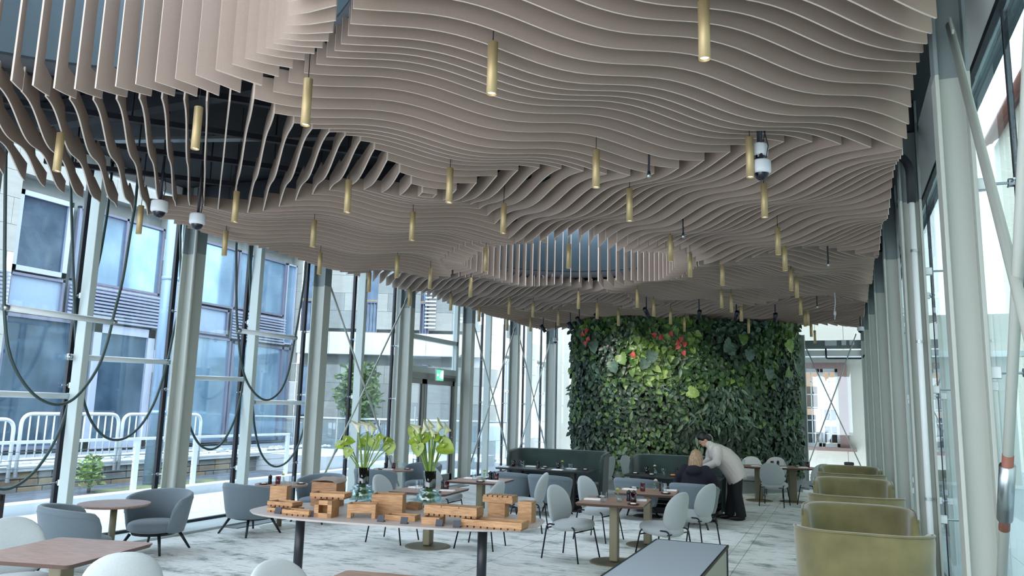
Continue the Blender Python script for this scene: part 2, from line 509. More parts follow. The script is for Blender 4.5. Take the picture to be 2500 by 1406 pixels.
# dark carrier rails above the boards (at right angles to them, cell by cell)
for yc in (Y1, Y1+2*CELL):
    for sx in (-1, 1):
        for sy in (-1, 1):
            for k in range(-3, 4):
                # lines (dx*sx - dy*sy) = k*1.25 inside the cell
                off = k*1.25
                pts = []
                for i in range(0, 445, 5):
                    dy = i/100; dx = dy+off
                    if 0 <= dx <= 4.2:
                        x = XC+sx*dx; y = yc+sy*dy
                        if min(math.hypot(x-h[0], y-h[1]) for h in HOLES) > 2.15 and XLEFT < x < XRIGHT and 1.0 < y < YMAX: pts.append((x, y))
                if len(pts) > 12:
                    bm = new_bm()
                    beam(bm, (*pts[0], 4.20), (*pts[-1], 4.20), 0.05, 0.05)
                    for t in (0.15, 0.5, 0.85):
                        p = Vector(pts[0]).lerp(Vector(pts[-1]), t)
                        beam(bm, (p.x, p.y, 4.2), (p.x, p.y, 4.78), 0.012, 0.012)
                    obj('carrier_rail', bm, M['dark_steel'], ceiling)
# secondary beams and two pale cable trays in the plenum
for y in (2.13, 5.08, 8.03, 13.93, 16.88, 19.83):
    bm = new_bm(); 
    if y == 2.13: 
        beam(bm, (-8.3, y, 4.62), (-6.0, y, 4.62), 0.14, 0.26); beam(bm, (-1.9, y, 4.62), (0.8, y, 4.62), 0.14, 0.26)
    else: beam(bm, (-8.3, y, 4.62), (0.8, y, 4.62), 0.14, 0.26)
    obj('roof_beam', bm, M['dark_steel'], ceiling)
for (a, b) in (((-7.9, 5.2, 4.45), (-4.6, 6.2, 4.45)), ((-4.4, 3.9, 4.5), (-3.3, 4.15, 4.5))):
    bm = new_bm(); beam(bm, a, b, 0.10, 0.03); obj('cable_tray', bm, M['steel'], ceiling)

# ------------------------------------------------------------------ floor
floor = struct('floor')
def carpet_mat():
    m = bpy.data.materials.new('carpet'); m.use_nodes = True
    n = m.node_tree.nodes; l = m.node_tree.links; b = n['Principled BSDF']
    b.inputs['Roughness'].default_value = 0.95; b.inputs['Specular IOR Level'].default_value = 0.1
    t = n.new('ShaderNodeTexCoord')
    def noise(scale, st, det, rough=0.6):
        mp = n.new('ShaderNodeMapping'); mp.inputs['Scale'].default_value = st
        z = n.new('ShaderNodeTexNoise'); z.inputs['Scale'].default_value = scale; z.inputs['Detail'].default_value = det; z.inputs['Roughness'].default_value = rough
        l.new(t.outputs['Object'], mp.inputs[0]); l.new(mp.outputs[0], z.inputs['Vector']); return z
    a = noise(1.6, (1, 1.6, 1), 9, 0.72); r1 = n.new('ShaderNodeValToRGB')
    r1.color_ramp.elements[0].position = 0.36; r1.color_ramp.elements[0].color = srgb(146, 156, 152)
    r1.color_ramp.elements[1].position = 0.50; r1.color_ramp.elements[1].color = srgb(232, 234, 232)
    e = r1.color_ramp.elements.new(0.43); e.color = srgb(206, 212, 209)
    s = noise(5.0, (0.55, 3.4, 1), 7, 0.7); r2 = n.new('ShaderNodeValToRGB')
    r2.color_ramp.elements[0].position = 0.33; r2.color_ramp.elements[0].color = srgb(122, 132, 130)
    r2.color_ramp.elements[1].position = 0.46; r2.color_ramp.elements[1].color = (1, 1, 1, 1)
    mu = n.new('ShaderNodeMixRGB'); mu.blend_type = 'MULTIPLY'; mu.inputs['Fac'].default_value = 0.8
    l.new(a.outputs['Fac'], r1.inputs['Fac']); l.new(s.outputs['Fac'], r2.inputs['Fac'])
    l.new(r1.outputs['Color'], mu.inputs['Color1']); l.new(r2.outputs['Color'], mu.inputs['Color2'])
    l.new(mu.outputs['Color'], b.inputs['Base Color'])
    f = noise(300, (1, 1, 1), 2); bp = n.new('ShaderNodeBump'); bp.inputs['Strength'].default_value = 0.25; bp.inputs['Distance'].default_value = 0.01
    l.new(f.outputs['Fac'], bp.inputs['Height']); l.new(bp.outputs['Normal'], b.inputs['Normal'])
    return m
M['carpet'] = carpet_mat()
bm = new_bm(); box(bm, (-3.8, 10.5, -0.16), (9.9, 26.0, 0.28)); obj('floor_slab', bm, M['concrete'], floor)
xs = [-8.05, -6.3, -3.8, -1.352, -1.176, 0.61]
ys = [-2.0, 2.6, 8.6, 14.6, 23.0]
for i in range(len(xs)-1):
    for j in range(len(ys)-1):
        g = 0.004
        bm = new_bm(); x0, x1, y0, y1 = xs[i]+g, xs[i+1]-g, ys[j]+g, ys[j+1]-g
        box(bm, ((x0+x1)/2, (y0+y1)/2, -0.01), (x1-x0, y1-y0, 0.02))
        obj('carpet_panel', bm, M['carpet'], floor)
M['grille'] = mat('floor_convector_grille', srgb(120, 130, 136), 0.5, 0.4)
M['sill'] = mat('floor_edge_strip', srgb(196, 206, 206), 0.5)
for j in range(8):
    y0 = 2.3+2.95*j
    bm = new_bm(); box(bm, (-7.93, y0+1.3, 0.004), (0.22, 1.5, 0.012)); obj('convector_grille', bm, M['grille'], floor)
bm = new_bm(); box(bm, (-8.35, 10.5, 0.01), (0.6, 26, 0.04)); obj('edge_strip', bm, M['sill'], floor)
bm = new_bm(); box(bm, (0.80, 10.5, 0.01), (0.36, 26, 0.04)); obj('edge_strip', bm, M['sill'], floor)

# ------------------------------------------------------------------ glass walls
COLY = [2.13+2.95*i for i in range(8)]
def h_column(x0, x1, y, z0, z1, parent, name, m, fw=0.19, ft=0.022, wt=0.016):
    """rolled H section: flanges in x, web facing the length of the hall"""
    bm = new_bm()
    for x in (x0+ft/2, x1-ft/2): box(bm, (x, y, (z0+z1)/2), (ft, fw, z1-z0), bev=0.004)
    box(bm, ((x0+x1)/2, y, (z0+z1)/2), (x1-x0-2*ft, wt, z1-z0))
    return obj(name, bm, m, parent)

def spider(parent, x_in, x_gl, y, z):
    bm = new_bm(); s = 1 if x_gl > x_in else -1
    box(bm, (x_in+s*0.03, y, z), (0.06, 0.05, 0.07), bev=0.004, mi=1)
    tube(bm, [(x_in+s*0.05, y, z), (x_gl-s*0.02, y, z)], 0.009, 8)
    tube(bm, [(x_gl-s*0.045, y, z), (x_gl-s*0.015, y, z)], 0.026, 10)
    tube(bm, [(x_gl-s*0.03, y-0.09, z), (x_gl-s*0.03, y+0.09, z)], 0.007, 6)
    return obj('glass_bracket', bm, [M['steel'], M['white_metal']], parent, False)

ZT = 4.78
wall_left = struct('wall_left'); wall_right = struct('wall_right')
GX = -8.66; GXR = 1.0
for i, y in enumerate(COLY):
    c = h_column(-8.46, -8.20, y, 0.02, 3.80, wall_left, 'column', M['column'])
    h_column(-8.46, -8.20, y, 3.80, ZT, c, 'column_head', M['column_grey'])
    c = h_column(0.605, 0.79, y, 0.02, 3.80, wall_right, 'column', M['column'])
    h_column(0.605, 0.79, y, 3.80, ZT, c, 'column_head', M['column_grey'])
    for z in (0.75, 1.9, 3.0):
        if not (14 < y < 17 and z < 3): spider(wall_left, -8.46, GX, y, z)
        spider(wall_right, 0.79, GXR, y, z+0.12)
    if i % 2 == 0 and i < 7:
        # downpipe clipped to the column
        bm = new_bm(); tube(bm, [(-8.17, y-0.135, 0.02), (-8.17, y-0.135, ZT)], 0.024, 10); obj('service_pipe', bm, M['column'], wall_left, True)
for i, y in enumerate([COLY[k]+1.475 for k in range(7)]):
    if not 14.5 < y < 16:
        bm = new_bm(); box(bm, (-8.47, y, ZT/2), (0.16, 0.09, ZT), bev=0.006); obj('mullion_fin', bm, M['fin'], wall_left)
        for z in (0.75, 1.9, 3.0): spider(wall_left, -8.54, GX, y, z)
    bm = new_bm(); box(bm, (0.85, y, ZT/2), (0.12, 0.05, ZT), bev=0.006); obj('mullion_fin', bm, M['fin'], wall_right)
    for z in (0.9, 2.0, 3.1): spider(wall_right, 0.91, GXR, y, z)
# joints and panes
joints = sorted(COLY+[k+1.475 for k in COLY])
for y in joints:
    if not 14.5 < y < 16:
        bm = new_bm(); box(bm, (GX, y, 2.4), (0.05, 0.06, 4.8)); obj('glass_joint', bm, M['black'], wall_left)
    bm = new_bm(); box(bm, (GXR, y, 2.6), (0.03, 0.03, 5.2)); obj('glass_joint', bm, M['black'], wall_right)
jj = [0.655]+joints
for ya, yb in zip(jj, jj[1:]):
    if not (13.9 < ya < 16.8):
        bm = new_bm(); box(bm, (GX, (ya+yb)/2, 2.43), (0.02, yb-ya-0.05, 4.72)); obj('glass_pane', bm, M['glass'], wall_left)
    bm = new_bm(); box(bm, (GXR, (ya+yb)/2, 2.6), (0.02, yb-ya-0.034, 5.12)); obj('glass_pane', bm, M['glass_right'], wall_right)
for x, p in ((GX, wall_left), (GXR, wall_right)):
    bm = new_bm(); box(bm, (x, 10.5, 0.04), (0.07, 26, 0.05)); obj('bottom_channel', bm, M['black'], p)
bm = new_bm(); box(bm, (0.89, 10.5, 4.36), (0.03, 26, 0.40), rot=Matrix.Rotation(math.radians(-24), 3, 'Y')); obj('fascia', bm, M['white_metal'], wall_right)
bm = new_bm(); box(bm, (0.953, 10.5, 4.165), (0.036, 26, 0.05)); obj('head_gasket', bm, M['black'], wall_right)
bm = new_bm(); box(bm, (-8.62, 10.5, 4.72), (0.05, 26, 0.18)); obj('fascia', bm, M['white_metal'], wall_left)
# drain pipe in front of the second column of the right wall, with its dark elbow
py = COLY[2]-0.13
bm = new_bm(); tube(bm, [(0.70, py, 0.05), (0.70, py, 3.78)], 0.026, 12); pp = obj('rain_pipe', bm, M['white_metal'], wall_right, True)
bm = new_bm(); tube(bm, bend([(0.70, py, 3.76), (0.70, py, 4.15), (0.56, py, 4.30), (0.2, py, 4.32)], 0.12), 0.036, 12); obj('pipe_elbow', bm, M['dark_steel'], pp, True)
for z in (1.05, 2.45, 3.3):
    bm = new_bm(); tube(bm, [(0.70, py-0.03, z), (0.70, py+0.11, z)], 0.012, 8); lathe(bm, [(0.031, -.012), (0.031, .012)], 12, (0.70, py, z)); obj('pipe_clamp', bm, M['steel'], pp)

# tie-rod crosses
def cross(parent, x, ya, yb, z0, z1, r, m, buckle=True, pq=None):
    for (p, q) in (pq or (((x, ya, z0), (x, yb, z1)), ((x, yb, z0), (x, ya, z1)))):
        bm = new_bm(); tube(bm, [p, q], r, 10)
        rod = obj('tie_rod', bm, m, parent, True)
        if buckle:
            P = Vector(p); Q = Vector(q); D = (Q-P)
            bm = new_bm(); tube(bm, [P+D*0.20, P+D*0.26], r*1.5, 12); obj('turnbuckle', bm, M['steel'], rod, True)
            bm = new_bm(); tube(bm, [P+D*0.188, P+D*0.272], r*1.08, 10); obj('turnbuckle_thread', bm, M['rust'] if parent is wall_right else M['steel'], rod, True)
            bm = new_bm(); beam(bm, Q-D*0.03, Q, 0.012, r*4.5); obj('end_plate', bm, m, rod)
cross(wall_right, 0, 0, 0, 0, 0, 0.023, M['column'], True, (((0.70, 2.2, 0.15), (0.70, 4.98, 4.10)), ((0.71, 4.98, 0.42), (0.71, 2.2, 4.75))))
cross(wall_left, -8.30, COLY[3]+.08, COLY[4]-.08, 0.15, 4.0, 0.018, M['column'])
cross(wall_left, -8.30, COLY[5]+.08, COLY[6]-.08, 0.15, 4.0, 0.018, M['column'])
cross(wall_left, -8.30, COLY[6]+.08, COLY[7]-.08, 0.15, 4.0, 0.018, M['column'])

# ------------------------------------------------------------------ glass door in the left wall
door = struct('door_1')
M['door_frame'] = mat('bronze_door_frame', srgb(150, 150, 146), 0.45, 0.3)
M['door_dark'] = mat('door_gasket', srgb(70, 70, 70), 0.5)
DY0, DY1 = COLY[4]+0.14, COLY[5]-0.14
bm = new_bm()
for y in (DY0, DY1): box(bm, (-8.60, y, 2.37), (0.12, 0.12, 4.7))
box(bm, (-8.60, (DY0+DY1)/2, 2.56), (0.14, DY1-DY0, 0.14)); box(bm, (-8.60, (DY0+DY1)/2, 3.28), (0.12, DY1-DY0, 0.10))
obj('door_frame', bm, M['fin'], door)
bm = new_bm(); box(bm, (-8.60, (DY0+DY1)/2, 2.43), (0.16, DY1-DY0-.12, 0.13)); obj('door_header', bm, M['door_frame'], door)
bm = new_bm(); box(bm, (-8.62, (DY0+DY1)/2, 4.06), (0.015, DY1-DY0-.12, 1.44)); obj('transom_glass', bm, M['glass'], door)
bm = new_bm(); box(bm, (-8.62, (DY0+DY1)/2, 2.93), (0.015, DY1-DY0-.12, 0.6)); obj('transom_glass', bm, M['glass'], door)
bm = new_bm(); box(bm, (-8.52, DY1-0.55, 2.40), (0.06, 0.7, 0.07)); obj('door_closer', bm, M['door_dark'], door)
ym = (DY0+DY1)/2-0.2
for ya, yb in ((DY0+.07, ym-.01), (ym+.01, DY1-.07)):
    bm = new_bm()
    for y in (ya+.05, yb-.05): box(bm, (-8.60, y, 1.2), (0.08, 0.10, 2.32))
    box(bm, (-8.60, (ya+yb)/2, 2.31), (0.08, yb-ya, 0.11)); box(bm, (-8.60, (ya+yb)/2, 0.12), (0.08, yb-ya, 0.16))
    leaf = obj('door_leaf', bm, M['door_frame'], door)
    bm = new_bm(); box(bm, (-8.60, (ya+yb)/2, 1.24), (0.02, yb-ya-.2, 2.06)); obj('leaf_glass', bm, M['glass'], leaf)
    bm = new_bm()
    for y in (ya+.11, yb-.11): box(bm, (-8.58, y, 1.24), (0.03, 0.035, 2.06))
    obj('leaf_gasket', bm, M['black'], leaf)
bm = new_bm(); tube(bm, [(-8.70, ym-.12, 0.35), (-8.70, ym-.12, 1.75)], 0.016, 8)
for z in (0.6, 1.5): tube(bm, [(-8.70, ym-.12, z), (-8.60, ym-.12, z)], 0.01, 6)
obj('pull_bar', bm, M['steel'], door, True)
bm = new_bm(); tube(bm, [(-8.56, DY1-.12, 1.05), (-8.50, DY1-.12, 1.05), (-8.50, DY1-.26, 1.05)], 0.012, 8); obj('lever_handle', bm, M['steel'], door, True)
# exit sign hung from the header
t = thing('exit_sign', 'small green and white running man exit sign over the glass door', 'sign', (-8.40, ym+0.38, 2.47))
bm = new_bm(); box(bm, (0, 0, 0), (0.03, 0.36, 0.26), bev=0.004); obj('sign_body', bm, M['white_metal'], t)
bm = new_bm(); box(bm, (0.018, 0, 0), (0.006, 0.33, 0.23)); face = obj('sign_face', bm, M['sign_green'], t)
bm = new_bm()
box(bm, (0.023, 0.105, 0.01), (0.004, 0.075, 0.17))                       # doorway
box(bm, (0.023, -0.10, 0.0), (0.004, 0.09, 0.02))                          # arrow shaft
for s in (-1, 1): beam(bm, (0.023, -0.15, 0.0), (0.023, -0.115, s*0.032), 0.004, 0.016, up=(1, 0, 0))
lathe(bm, [(0.016, -.002), (0.016, .002)], 10, (0.024, 0.03, 0.066))
beam(bm, (0.023, 0.03, 0.05), (0.023, 0.015, -0.01), 0.004, 0.026, up=(1, 0, 0))
beam(bm, (0.023, 0.015, -0.01), (0.023, 0.05, -0.04), 0.004, 0.016, up=(1, 0, 0)); beam(bm, (0.023, 0.05, -0.04), (0.023, 0.04, -0.075), 0.004, 0.014, up=(1, 0, 0))
beam(bm, (0.023, 0.015, -0.01), (0.023, -0.02, -0.06), 0.004, 0.016, up=(1, 0, 0)); beam(bm, (0.023, 0.03, 0.04), (0.023, 0.062, 0.015), 0.004, 0.012, up=(1, 0, 0)); beam(bm, (0.023, 0.028, 0.04), (0.023, -0.01, 0.03), 0.004, 0.012, up=(1, 0, 0))
obj('pictogram', bm, M['sign_white'], t)
bm = new_bm()
tube(bm, [(0, -.12, 0.12), (-.12, -.12, 0.2), (-.12, .12, .2), (0, .12, 0.12)], 0.006, 6)
obj('hanger', bm, M['steel'], t)

# ------------------------------------------------------------------ outside: courtyard, railings, facades
M['paving'] = mat('pale_paving', srgb(206, 212, 216), 0.7, var=0.08, scale=2.5)
M['ground'] = mat('courtyard_ground', srgb(150, 160, 168), 0.8, var=0.1, scale=1)
M['bed'] = mat('slate_bed', srgb(96, 102, 112), 0.85, var=0.35, scale=4)
M['grassy'] = mat('sparse_grass', srgb(120, 134, 84), 0.9, col2=srgb(92, 96, 80), scale=3)
M['travertine'] = mat('travertine', srgb(172, 172, 166), 0.7, var=0.10, scale=2.2, stretch=(1, 1, 5))
M['travertine_grey'] = mat('travertine_grey', srgb(150, 154, 152), 0.75, var=0.14, scale=2.2, stretch=(1, 1, 5))
M['render'] = mat('white_render', srgb(226, 228, 226), 0.8, var=0.04, scale=1.5)
M['fglass'] = mat('facade_glass', srgb(150, 180, 204), 0.06, 0.45, col2=srgb(118, 150, 178), scale=0.9)
M['fglass_dark'] = mat('facade_glass_dark', srgb(96, 118, 138), 0.05, 0.4, col2=srgb(60, 80, 102), scale=1.2)
M['spandrel'] = mat('blue_spandrel', srgb(150, 172, 196), 0.3, 0.1)
M['alu'] = mat('lilac_aluminium', srgb(176, 184, 204), 0.4, 0.2)
M['alu_dark'] = mat('mauve_aluminium', srgb(118, 120, 140), 0.45, 0.2)
M['zinc'] = mat('blue_zinc_pipe', srgb(150, 176, 204), 0.35, 0.3)
M['pebble'] = mat('white_pebbles', srgb(224, 228, 232), 0.8)
M['stone_a'] = mat('brown_stone', srgb(150, 132, 110), 0.9, var=0.2, scale=5)
M['stone_b'] = mat('grey_stone', srgb(140, 140, 136), 0.9, var=0.2, scale=5)
M['stone_c'] = mat('ochre_stone', srgb(168, 148, 118), 0.9, var=0.2, scale=5)
M['leaf_out'] = mat('shrub_leaf', srgb(140, 168, 90), 0.6, var=0.3, scale=12)
M['leaf_pine'] = mat('conifer_leaf', srgb(104, 128, 76), 0.7, var=0.4, scale=12)
M['bark'] = mat('bark', srgb(90, 76, 62), 0.9)
M['curtain'] = mat('grey_curtain', srgb(128, 140, 148), 0.9, var=0.2, scale=20, stretch=(8, 8, .3))
M['tile'] = mat('red_roof_tile', srgb(158, 92, 72), 0.8, var=0.3, scale=9)
M['cream'] = mat('cream_render', srgb(204, 200, 186), 0.85, var=0.03, scale=1.5)
M['mauve_stone'] = mat('mauve_window_surround', srgb(146, 118, 112), 0.75, var=0.06, scale=6)
M['silver'] = mat('bicycle_silver', srgb(190, 196, 200), 0.35, 0.7)
M['tyre'] = mat('tyre_rubber', srgb(60, 64, 70), 0.8)

court = struct('courtyard_ground')
bm = new_bm(); box(bm, (-60, 20, -0.22), (103, 160, 0.2)); box(bm, (51.4, 20, -0.22), (100.8, 160, 0.2)); obj('ground_slab', bm, M['ground'], court)
for i in range(3):
    for j in range(16):
        bm = new_bm(); box(bm, (-9.15-0.9*i, 2.0+1.2*j, -0.07), (0.892, 1.192, 0.10)); obj('paving_slab', bm, M['paving'], court)
for i in range(2):
    for j in range(16):
        bm = new_bm(); box(bm, (1.60+0.9*i, 2.0+1.2*j, -0.07), (0.892, 1.192, 0.10)); obj('paving_slab', bm, M['paving'], court)
bm = new_bm(); box(bm, (-11.7, 10, 0.0), (0.3, 22, 0.26)); obj('kerb', bm, M['white_metal'], court)
bm = new_bm(); box(bm, (-12.9, 9, -0.05), (2.0, 20, 0.14)); obj('planting_bed', bm, M['bed'], court)
bm = new_bm(); box(bm, (-12.6, 12.0, 0.0), (0.9, 3.0, 0.10), bev=0.04); obj('grass_patch', bm, M['grassy'], court)
bm = new_bm(); box(bm, (-12.5, 20.5, 0.05), (4.0, 6.0, 0.36)); box(bm, (-13.2, 17.8, 0.2), (2.6, 3.0, 0.5)); obj('ramp', bm, M['paving'], court)
# stone retaining wall: single stones in courses
wall_ret = struct('retaining_wall')
bm = new_bm(); box(bm, (-14.35, 9.5, 0.12), (0.5, 15, 0.52)); obj('wall_core', bm, M['stone_b'], wall_ret)
for r_ in range(3):
    y = 3.5+0.2*r_
    while y < 15.6:
        L = random.uniform(0.25, 0.6)
        bm = new_bm(); box(bm, (-14.09, y+L/2, 0.02+0.14*r_), (0.10+random.uniform(0, .03), L-0.02, 0.125), bev=0.015)
        obj('stone', bm, M[random.choice(['stone_a', 'stone_b', 'stone_c', 'stone_b'])], wall_ret)
        y += L
bm = new_bm(); box(bm, (-14.3, 9.5, 0.42), (0.62, 15, 0.09)); obj('coping', bm, M['paving'], wall_ret)
bm = new_bm(); box(bm, (-15.8, 11.5, 0.3), (2.4, 22, 0.32)); obj('terrace', bm, M['ground'], wall_ret)
bm = new_bm()
for k in range(260):
    p = (-14.75+random.uniform(-.28, .28), random.uniform(4, 20), 0.49); q = random.uniform(.05, .10)
    bmesh.ops.create_icosphere(bm, subdivisions=1, radius=q, matrix=Matrix.Translation(p) @ Matrix.Diagonal((1, 1.2, .6, 1)))
obj('pebble_strip', bm, M['pebble'], wall_ret, True, kind='stuff')

# wire railing on the kerb
t = thing('wire_railing', 'white wire railing with flat posts along the kerb outside the glass', 'railing', (-11.85, 9, 0.1))
ys = [-5.5, -4.1, -2.7, -1.3, 0.1, 1.5, 2.9, 4.3, 5.7]
for y in ys:
    bm = new_bm(); box(bm, (0, y, 0.46), (0.05, 0.11, 0.92), bev=0.006); obj('post', bm, M['white_metal'], t)
bm = new_bm(); box(bm, (0, 0.1, 0.94), (0.06, 11.3, 0.05), bev=0.006); obj('top_rail', bm, M['white_metal'], t)
for z in (0.14, 0.27, 0.40, 0.53, 0.66, 0.79):
    bm = new_bm(); tube(bm, [(0, -5.5, z), (0, 5.7, z)], 0.005, 5); obj('wire', bm, M['steel'], t)
# tube barriers with rounded corners on the terrace edge
def barrier(y0, y1, x, z0, z1, label):
    t = thing('tube_barrier', label, 'barrier', (x, (y0+y1)/2, z0), 0, 'tube barriers on the ramp')
    h = (y1-y0)/2; H = z1-z0
    bm = new_bm(); tube(bm, bend([(0, -h, -.2), (0, -h, H), (0, h, H), (0, h, -.2)], 0.22, 8), 0.035, 10); obj('hoop', bm, M['white_metal'], t, True)
    bm = new_bm(); tube(bm, [(0, -h, 0.12), (0, h, 0.12)], 0.03, 8); obj('bottom_rail', bm, M['white_metal'], t, True)
    n = int((y1-y0)/0.16)
    for k in range(1, n):
        y = -h+2*h*k/n
        bm = new_bm(); tube(bm, [(0, y, 0.12), (0, y, H-0.02)], 0.015, 6); obj('bar', bm, M['white_metal'], t, True)
XB = -13.95
ya = atx(55, 1010, XB); yb = atx(292, 1010, XB); yc_ = atx(302, 1010, XB); yd = atx(492, 1012, XB); ye = atx(36, 1025, XB)
zt_ = ya.z
barrier(yc_.y, yd.y, XB, 0.48, zt_, 'white tube barrier with rounded corners beside the blue downpipe')
barrier(ya.y, yb.y, XB, 0.48, zt_, 'white tube barrier with rounded corners below the large dark shop window')
barrier(ye.y-2.3, ye.y, XB, 0.40, zt_-0.10, 'white tube barrier cut off by the left edge, slightly lower')

def facade(name, label, loc, rot, L, H, openings, row_h, block, m_list, group=None, z_base=0.0, depth=0.35, x0=0.0):
    """building front: single cladding blocks in front of a core, openings left free"""
    t = thing(name, label, 'building', loc, rot, group)
    # core behind, cut around the openings by strips
    bm = new_bm(); box(bm, ((x0+L)/2, depth+0.15, (z_base+H)/2), (L-x0, 0.3, H-z_base)); obj('core_wall', bm, M['travertine_grey'], t)
    row = 0; z = z_base
    while z < H-0.05:
        hh = min(row_h, H-z); xs_ = [x0]
        cuts = sorted([(a, b) for a, b, c, d in openings if c < z+hh-0.05 and d > z+0.05])
        spans = []; cur = x0
        for a, b in cuts:
            if a > cur: spans.append((cur, a))
            cur = max(cur, b)
        if cur < L: spans.append((cur, L))
        for a, b in spans:
            x = a; off = (row % 2)*block*0.5
            edges = [a]; e = math.floor((a-off)/block)*block+off+block
            while e < b-0.12:
                if e > a+0.12: edges.append(e)
                e += block
            edges.append(b)
            for p, q in zip(edges, edges[1:]):
                bm = new_bm(); box(bm, ((p+q)/2, depth/2, z+hh/2), (q-p-0.008, depth, hh-0.008))
                obj('cladding_block', bm, M[random.choice(m_list)], t)
        z += hh; row += 1
    return t

def win(t, a, b, c, d, frame='alu', pane='fglass', fw=0.07, y=0.18, mull=(), trans=()):
    bm = new_bm()
    for x in (a+fw/2, b-fw/2): box(bm, (x, y, (c+d)/2), (fw, 0.10, d-c))
    for z in (c+fw/2, d-fw/2): box(bm, ((a+b)/2, y, z), (b-a, 0.10, fw))
    for x in mull: box(bm, (x, y, (c+d)/2), (fw, 0.10, d-c))
    for z in trans: box(bm, ((a+b)/2, y, z), (b-a, 0.10, fw))
    f = obj('window', bm, M[frame], t)
    bm = new_bm(); box(bm, ((a+b)/2, y+0.03, (c+d)/2), (b-a-.02, 0.02, d-c-.02)); obj('pane', bm, M[pane], f)
    return f

# facade A: parallel to the hall, x = -17; local x = world y
opsA = [(11.2, 15.45, 0.5, 6.5), (16.65, 21.2, 0.5, 6.5)]
A = facade('stone_building', 'pale stone building with blue glazing and louvre bands across the courtyard', (-17, 0, 0), PI/2, 21.3, 8.6, opsA, 0.62, 1.3, ['travertine', 'travertine', 'render'], x0=2.0)
win(A, 11.25, 12.62, 4.60, 6.48, 'alu', 'fglass_dark', 0.12)
win(A, 11.25, 12.62, 3.72, 4.55, 'alu_dark', 'spandrel', 0.06)
win(A, 12.78, 15.42, 4.58, 6.46, 'alu_dark', 'fglass', 0.06, mull=(14.2,))
win(A, 11.25, 13.45, 0.55, 3.62, 'alu_dark', 'fglass_dark', 0.08)
win(A, 13.55, 15.42, 0.50, 3.62, 'alu', 'fglass_dark', 0.22)
win(A, 16.72, 18.30, 4.58, 6.46, 'alu_dark', 'fglass', 0.06)
win(A, 16.72, 18.10, 3.72, 4.52, 'alu_dark', 'spandrel', 0.06)
win(A, 16.72, 18.30, 0.55, 3.66, 'alu_dark', 'fglass', 0.07)
win(A, 18.36, 21.10, 0.55, 3.62, 'alu_dark', 'fglass', 0.09, mull=(20.7,))
win(A, 18.36, 20.60, 4.62, 6.46, 'alu_dark', 'fglass', 0.06)
win(A, 20.66, 21.15, 3.72, 6.46, 'alu', 'fglass', 0.05)
for a, b in ((12.70, 15.45), (18.20, 20.60)):
    z = 3.70
    while z < 4.56:
        bm = new_bm(); box(bm, ((a+b)/2, 0.03, z), (b-a, 0.07, 0.036), rot=Matrix.Rotation(math.radians(24), 3, 'X')); obj('louvre', bm, M['alu'], A); z += 0.088
    bm = new_bm(); box(bm, ((a+b)/2, 0.14, 4.12), (b-a, 0.02, 0.9)); obj('louvre_backing', bm, M['alu_dark'], A)
a, b = 8.8, 11.15; z = 3.70
while z < 4.56:
    bm = new_bm(); box(bm, ((a+b)/2, -0.05, z), (b-a, 0.06, 0.036), rot=Matrix.Rotation(math.radians(24), 3, 'X')); obj('louvre', bm, M['alu'], A); z += 0.088
# things standing behind the upper window
t = thing('downpipe', 'thick blue zinc downpipe standing outside before the second column', 'pipe', (-13.0, 11.95, -0.1))
bm = new_bm(); tube(bm, [(0, 0, 0), (0, 0, 8.5)], 0.16, 16); obj('pipe', bm, M['zinc'], t, True)
for z in (1.6, 4.4):
    bm = new_bm(); lathe(bm, [(0.175, -.04), (0.175, .04)], 16, (0, 0, z)); obj('collar', bm, M['zinc'], t, True)

# facade B: turned towards the hall
PB = Vector((-17.0, 21.3, 0)); angB = math.radians(23.0); dB = Vector((math.cos(angB), math.sin(angB), 0)); nB = Vector((-dB.y, dB.x, 0))
def onB(px, py):
    d = ray(px, py); k = (PB-EYE).dot(nB)/d.dot(nB); p = EYE+d*k
    return (p-PB).dot(dB), p.z
zl = onB(880, 812)[1]; zb_ = onB(880, 866)[1]
lo_w = []; up_w = []
for x0_, x1_ in ((724, 768), (866, 920), (968, 1000), (1020, 1046)):
    a, c = onB(x0_, 1012); b, d = onB(x1_, 890); lo_w.append((a, b, c, d))
    b2 = onB(x1_+4, 700)[0]; a2 = onB(x0_+4, 815)[0]; up_w.append((a2, b2, zl+.02, onB(880, 640)[1]))
LB = 6.25
B = facade('travertine_building', 'travertine building with tall dark windows and a projecting stone band', PB, angB, LB, 9.5, lo_w+up_w+[(0, LB, zb_, zl)], 0.62, 1.5, ['travertine', 'travertine', 'travertine_grey'])
x = 0.0
while x < LB:
    q = min(x+1.1, LB); bm = new_bm(); box(bm, ((x+q)/2, 0.02, (zl+zb_)/2), (q-x-0.012, 0.46, zl-zb_-0.01)); obj('band_block', bm, M['render'], B); x = q
for (a, b, c, d) in lo_w: win(B, a, b, c, d, 'alu_dark', 'fglass_dark', 0.05, y=0.22)
for i, (a, b, c, d) in enumerate(up_w):
    f = win(B, a, b, c, d, 'alu_dark', 'fglass_dark', 0.05, y=0.22)
    bm = new_bm()
    zt2 = c+1.05
    box(bm, ((a+b)/2, 0.02, zt2), (b-a, 0.05, 0.04))
    n = max(3, int((b-a)/0.11))
    for k in range(n+1): box(bm, (a+(b-a)*k/n, 0.02, (c+zt2)/2), (0.02, 0.02, zt2-c))
    obj('balustrade', bm, M['alu_dark'], B)
    bm = new_bm(); box(bm, ((a+b)/2, 0.02, zt2+.05), (b-a, 0.05, 0.05)); obj('handrail', bm, M['stone_c'], B)
a, c = onB(1040, 800); b, d = onB(1062, 735)
z = c
while z < onB(1040, 690)[1]:
    bm = new_bm(); box(bm, ((a+b)/2, -0.05, z), (b-a+.1, 0.05, 0.05)); obj('blind_slat', bm, M['white_metal'], B); z += 0.13

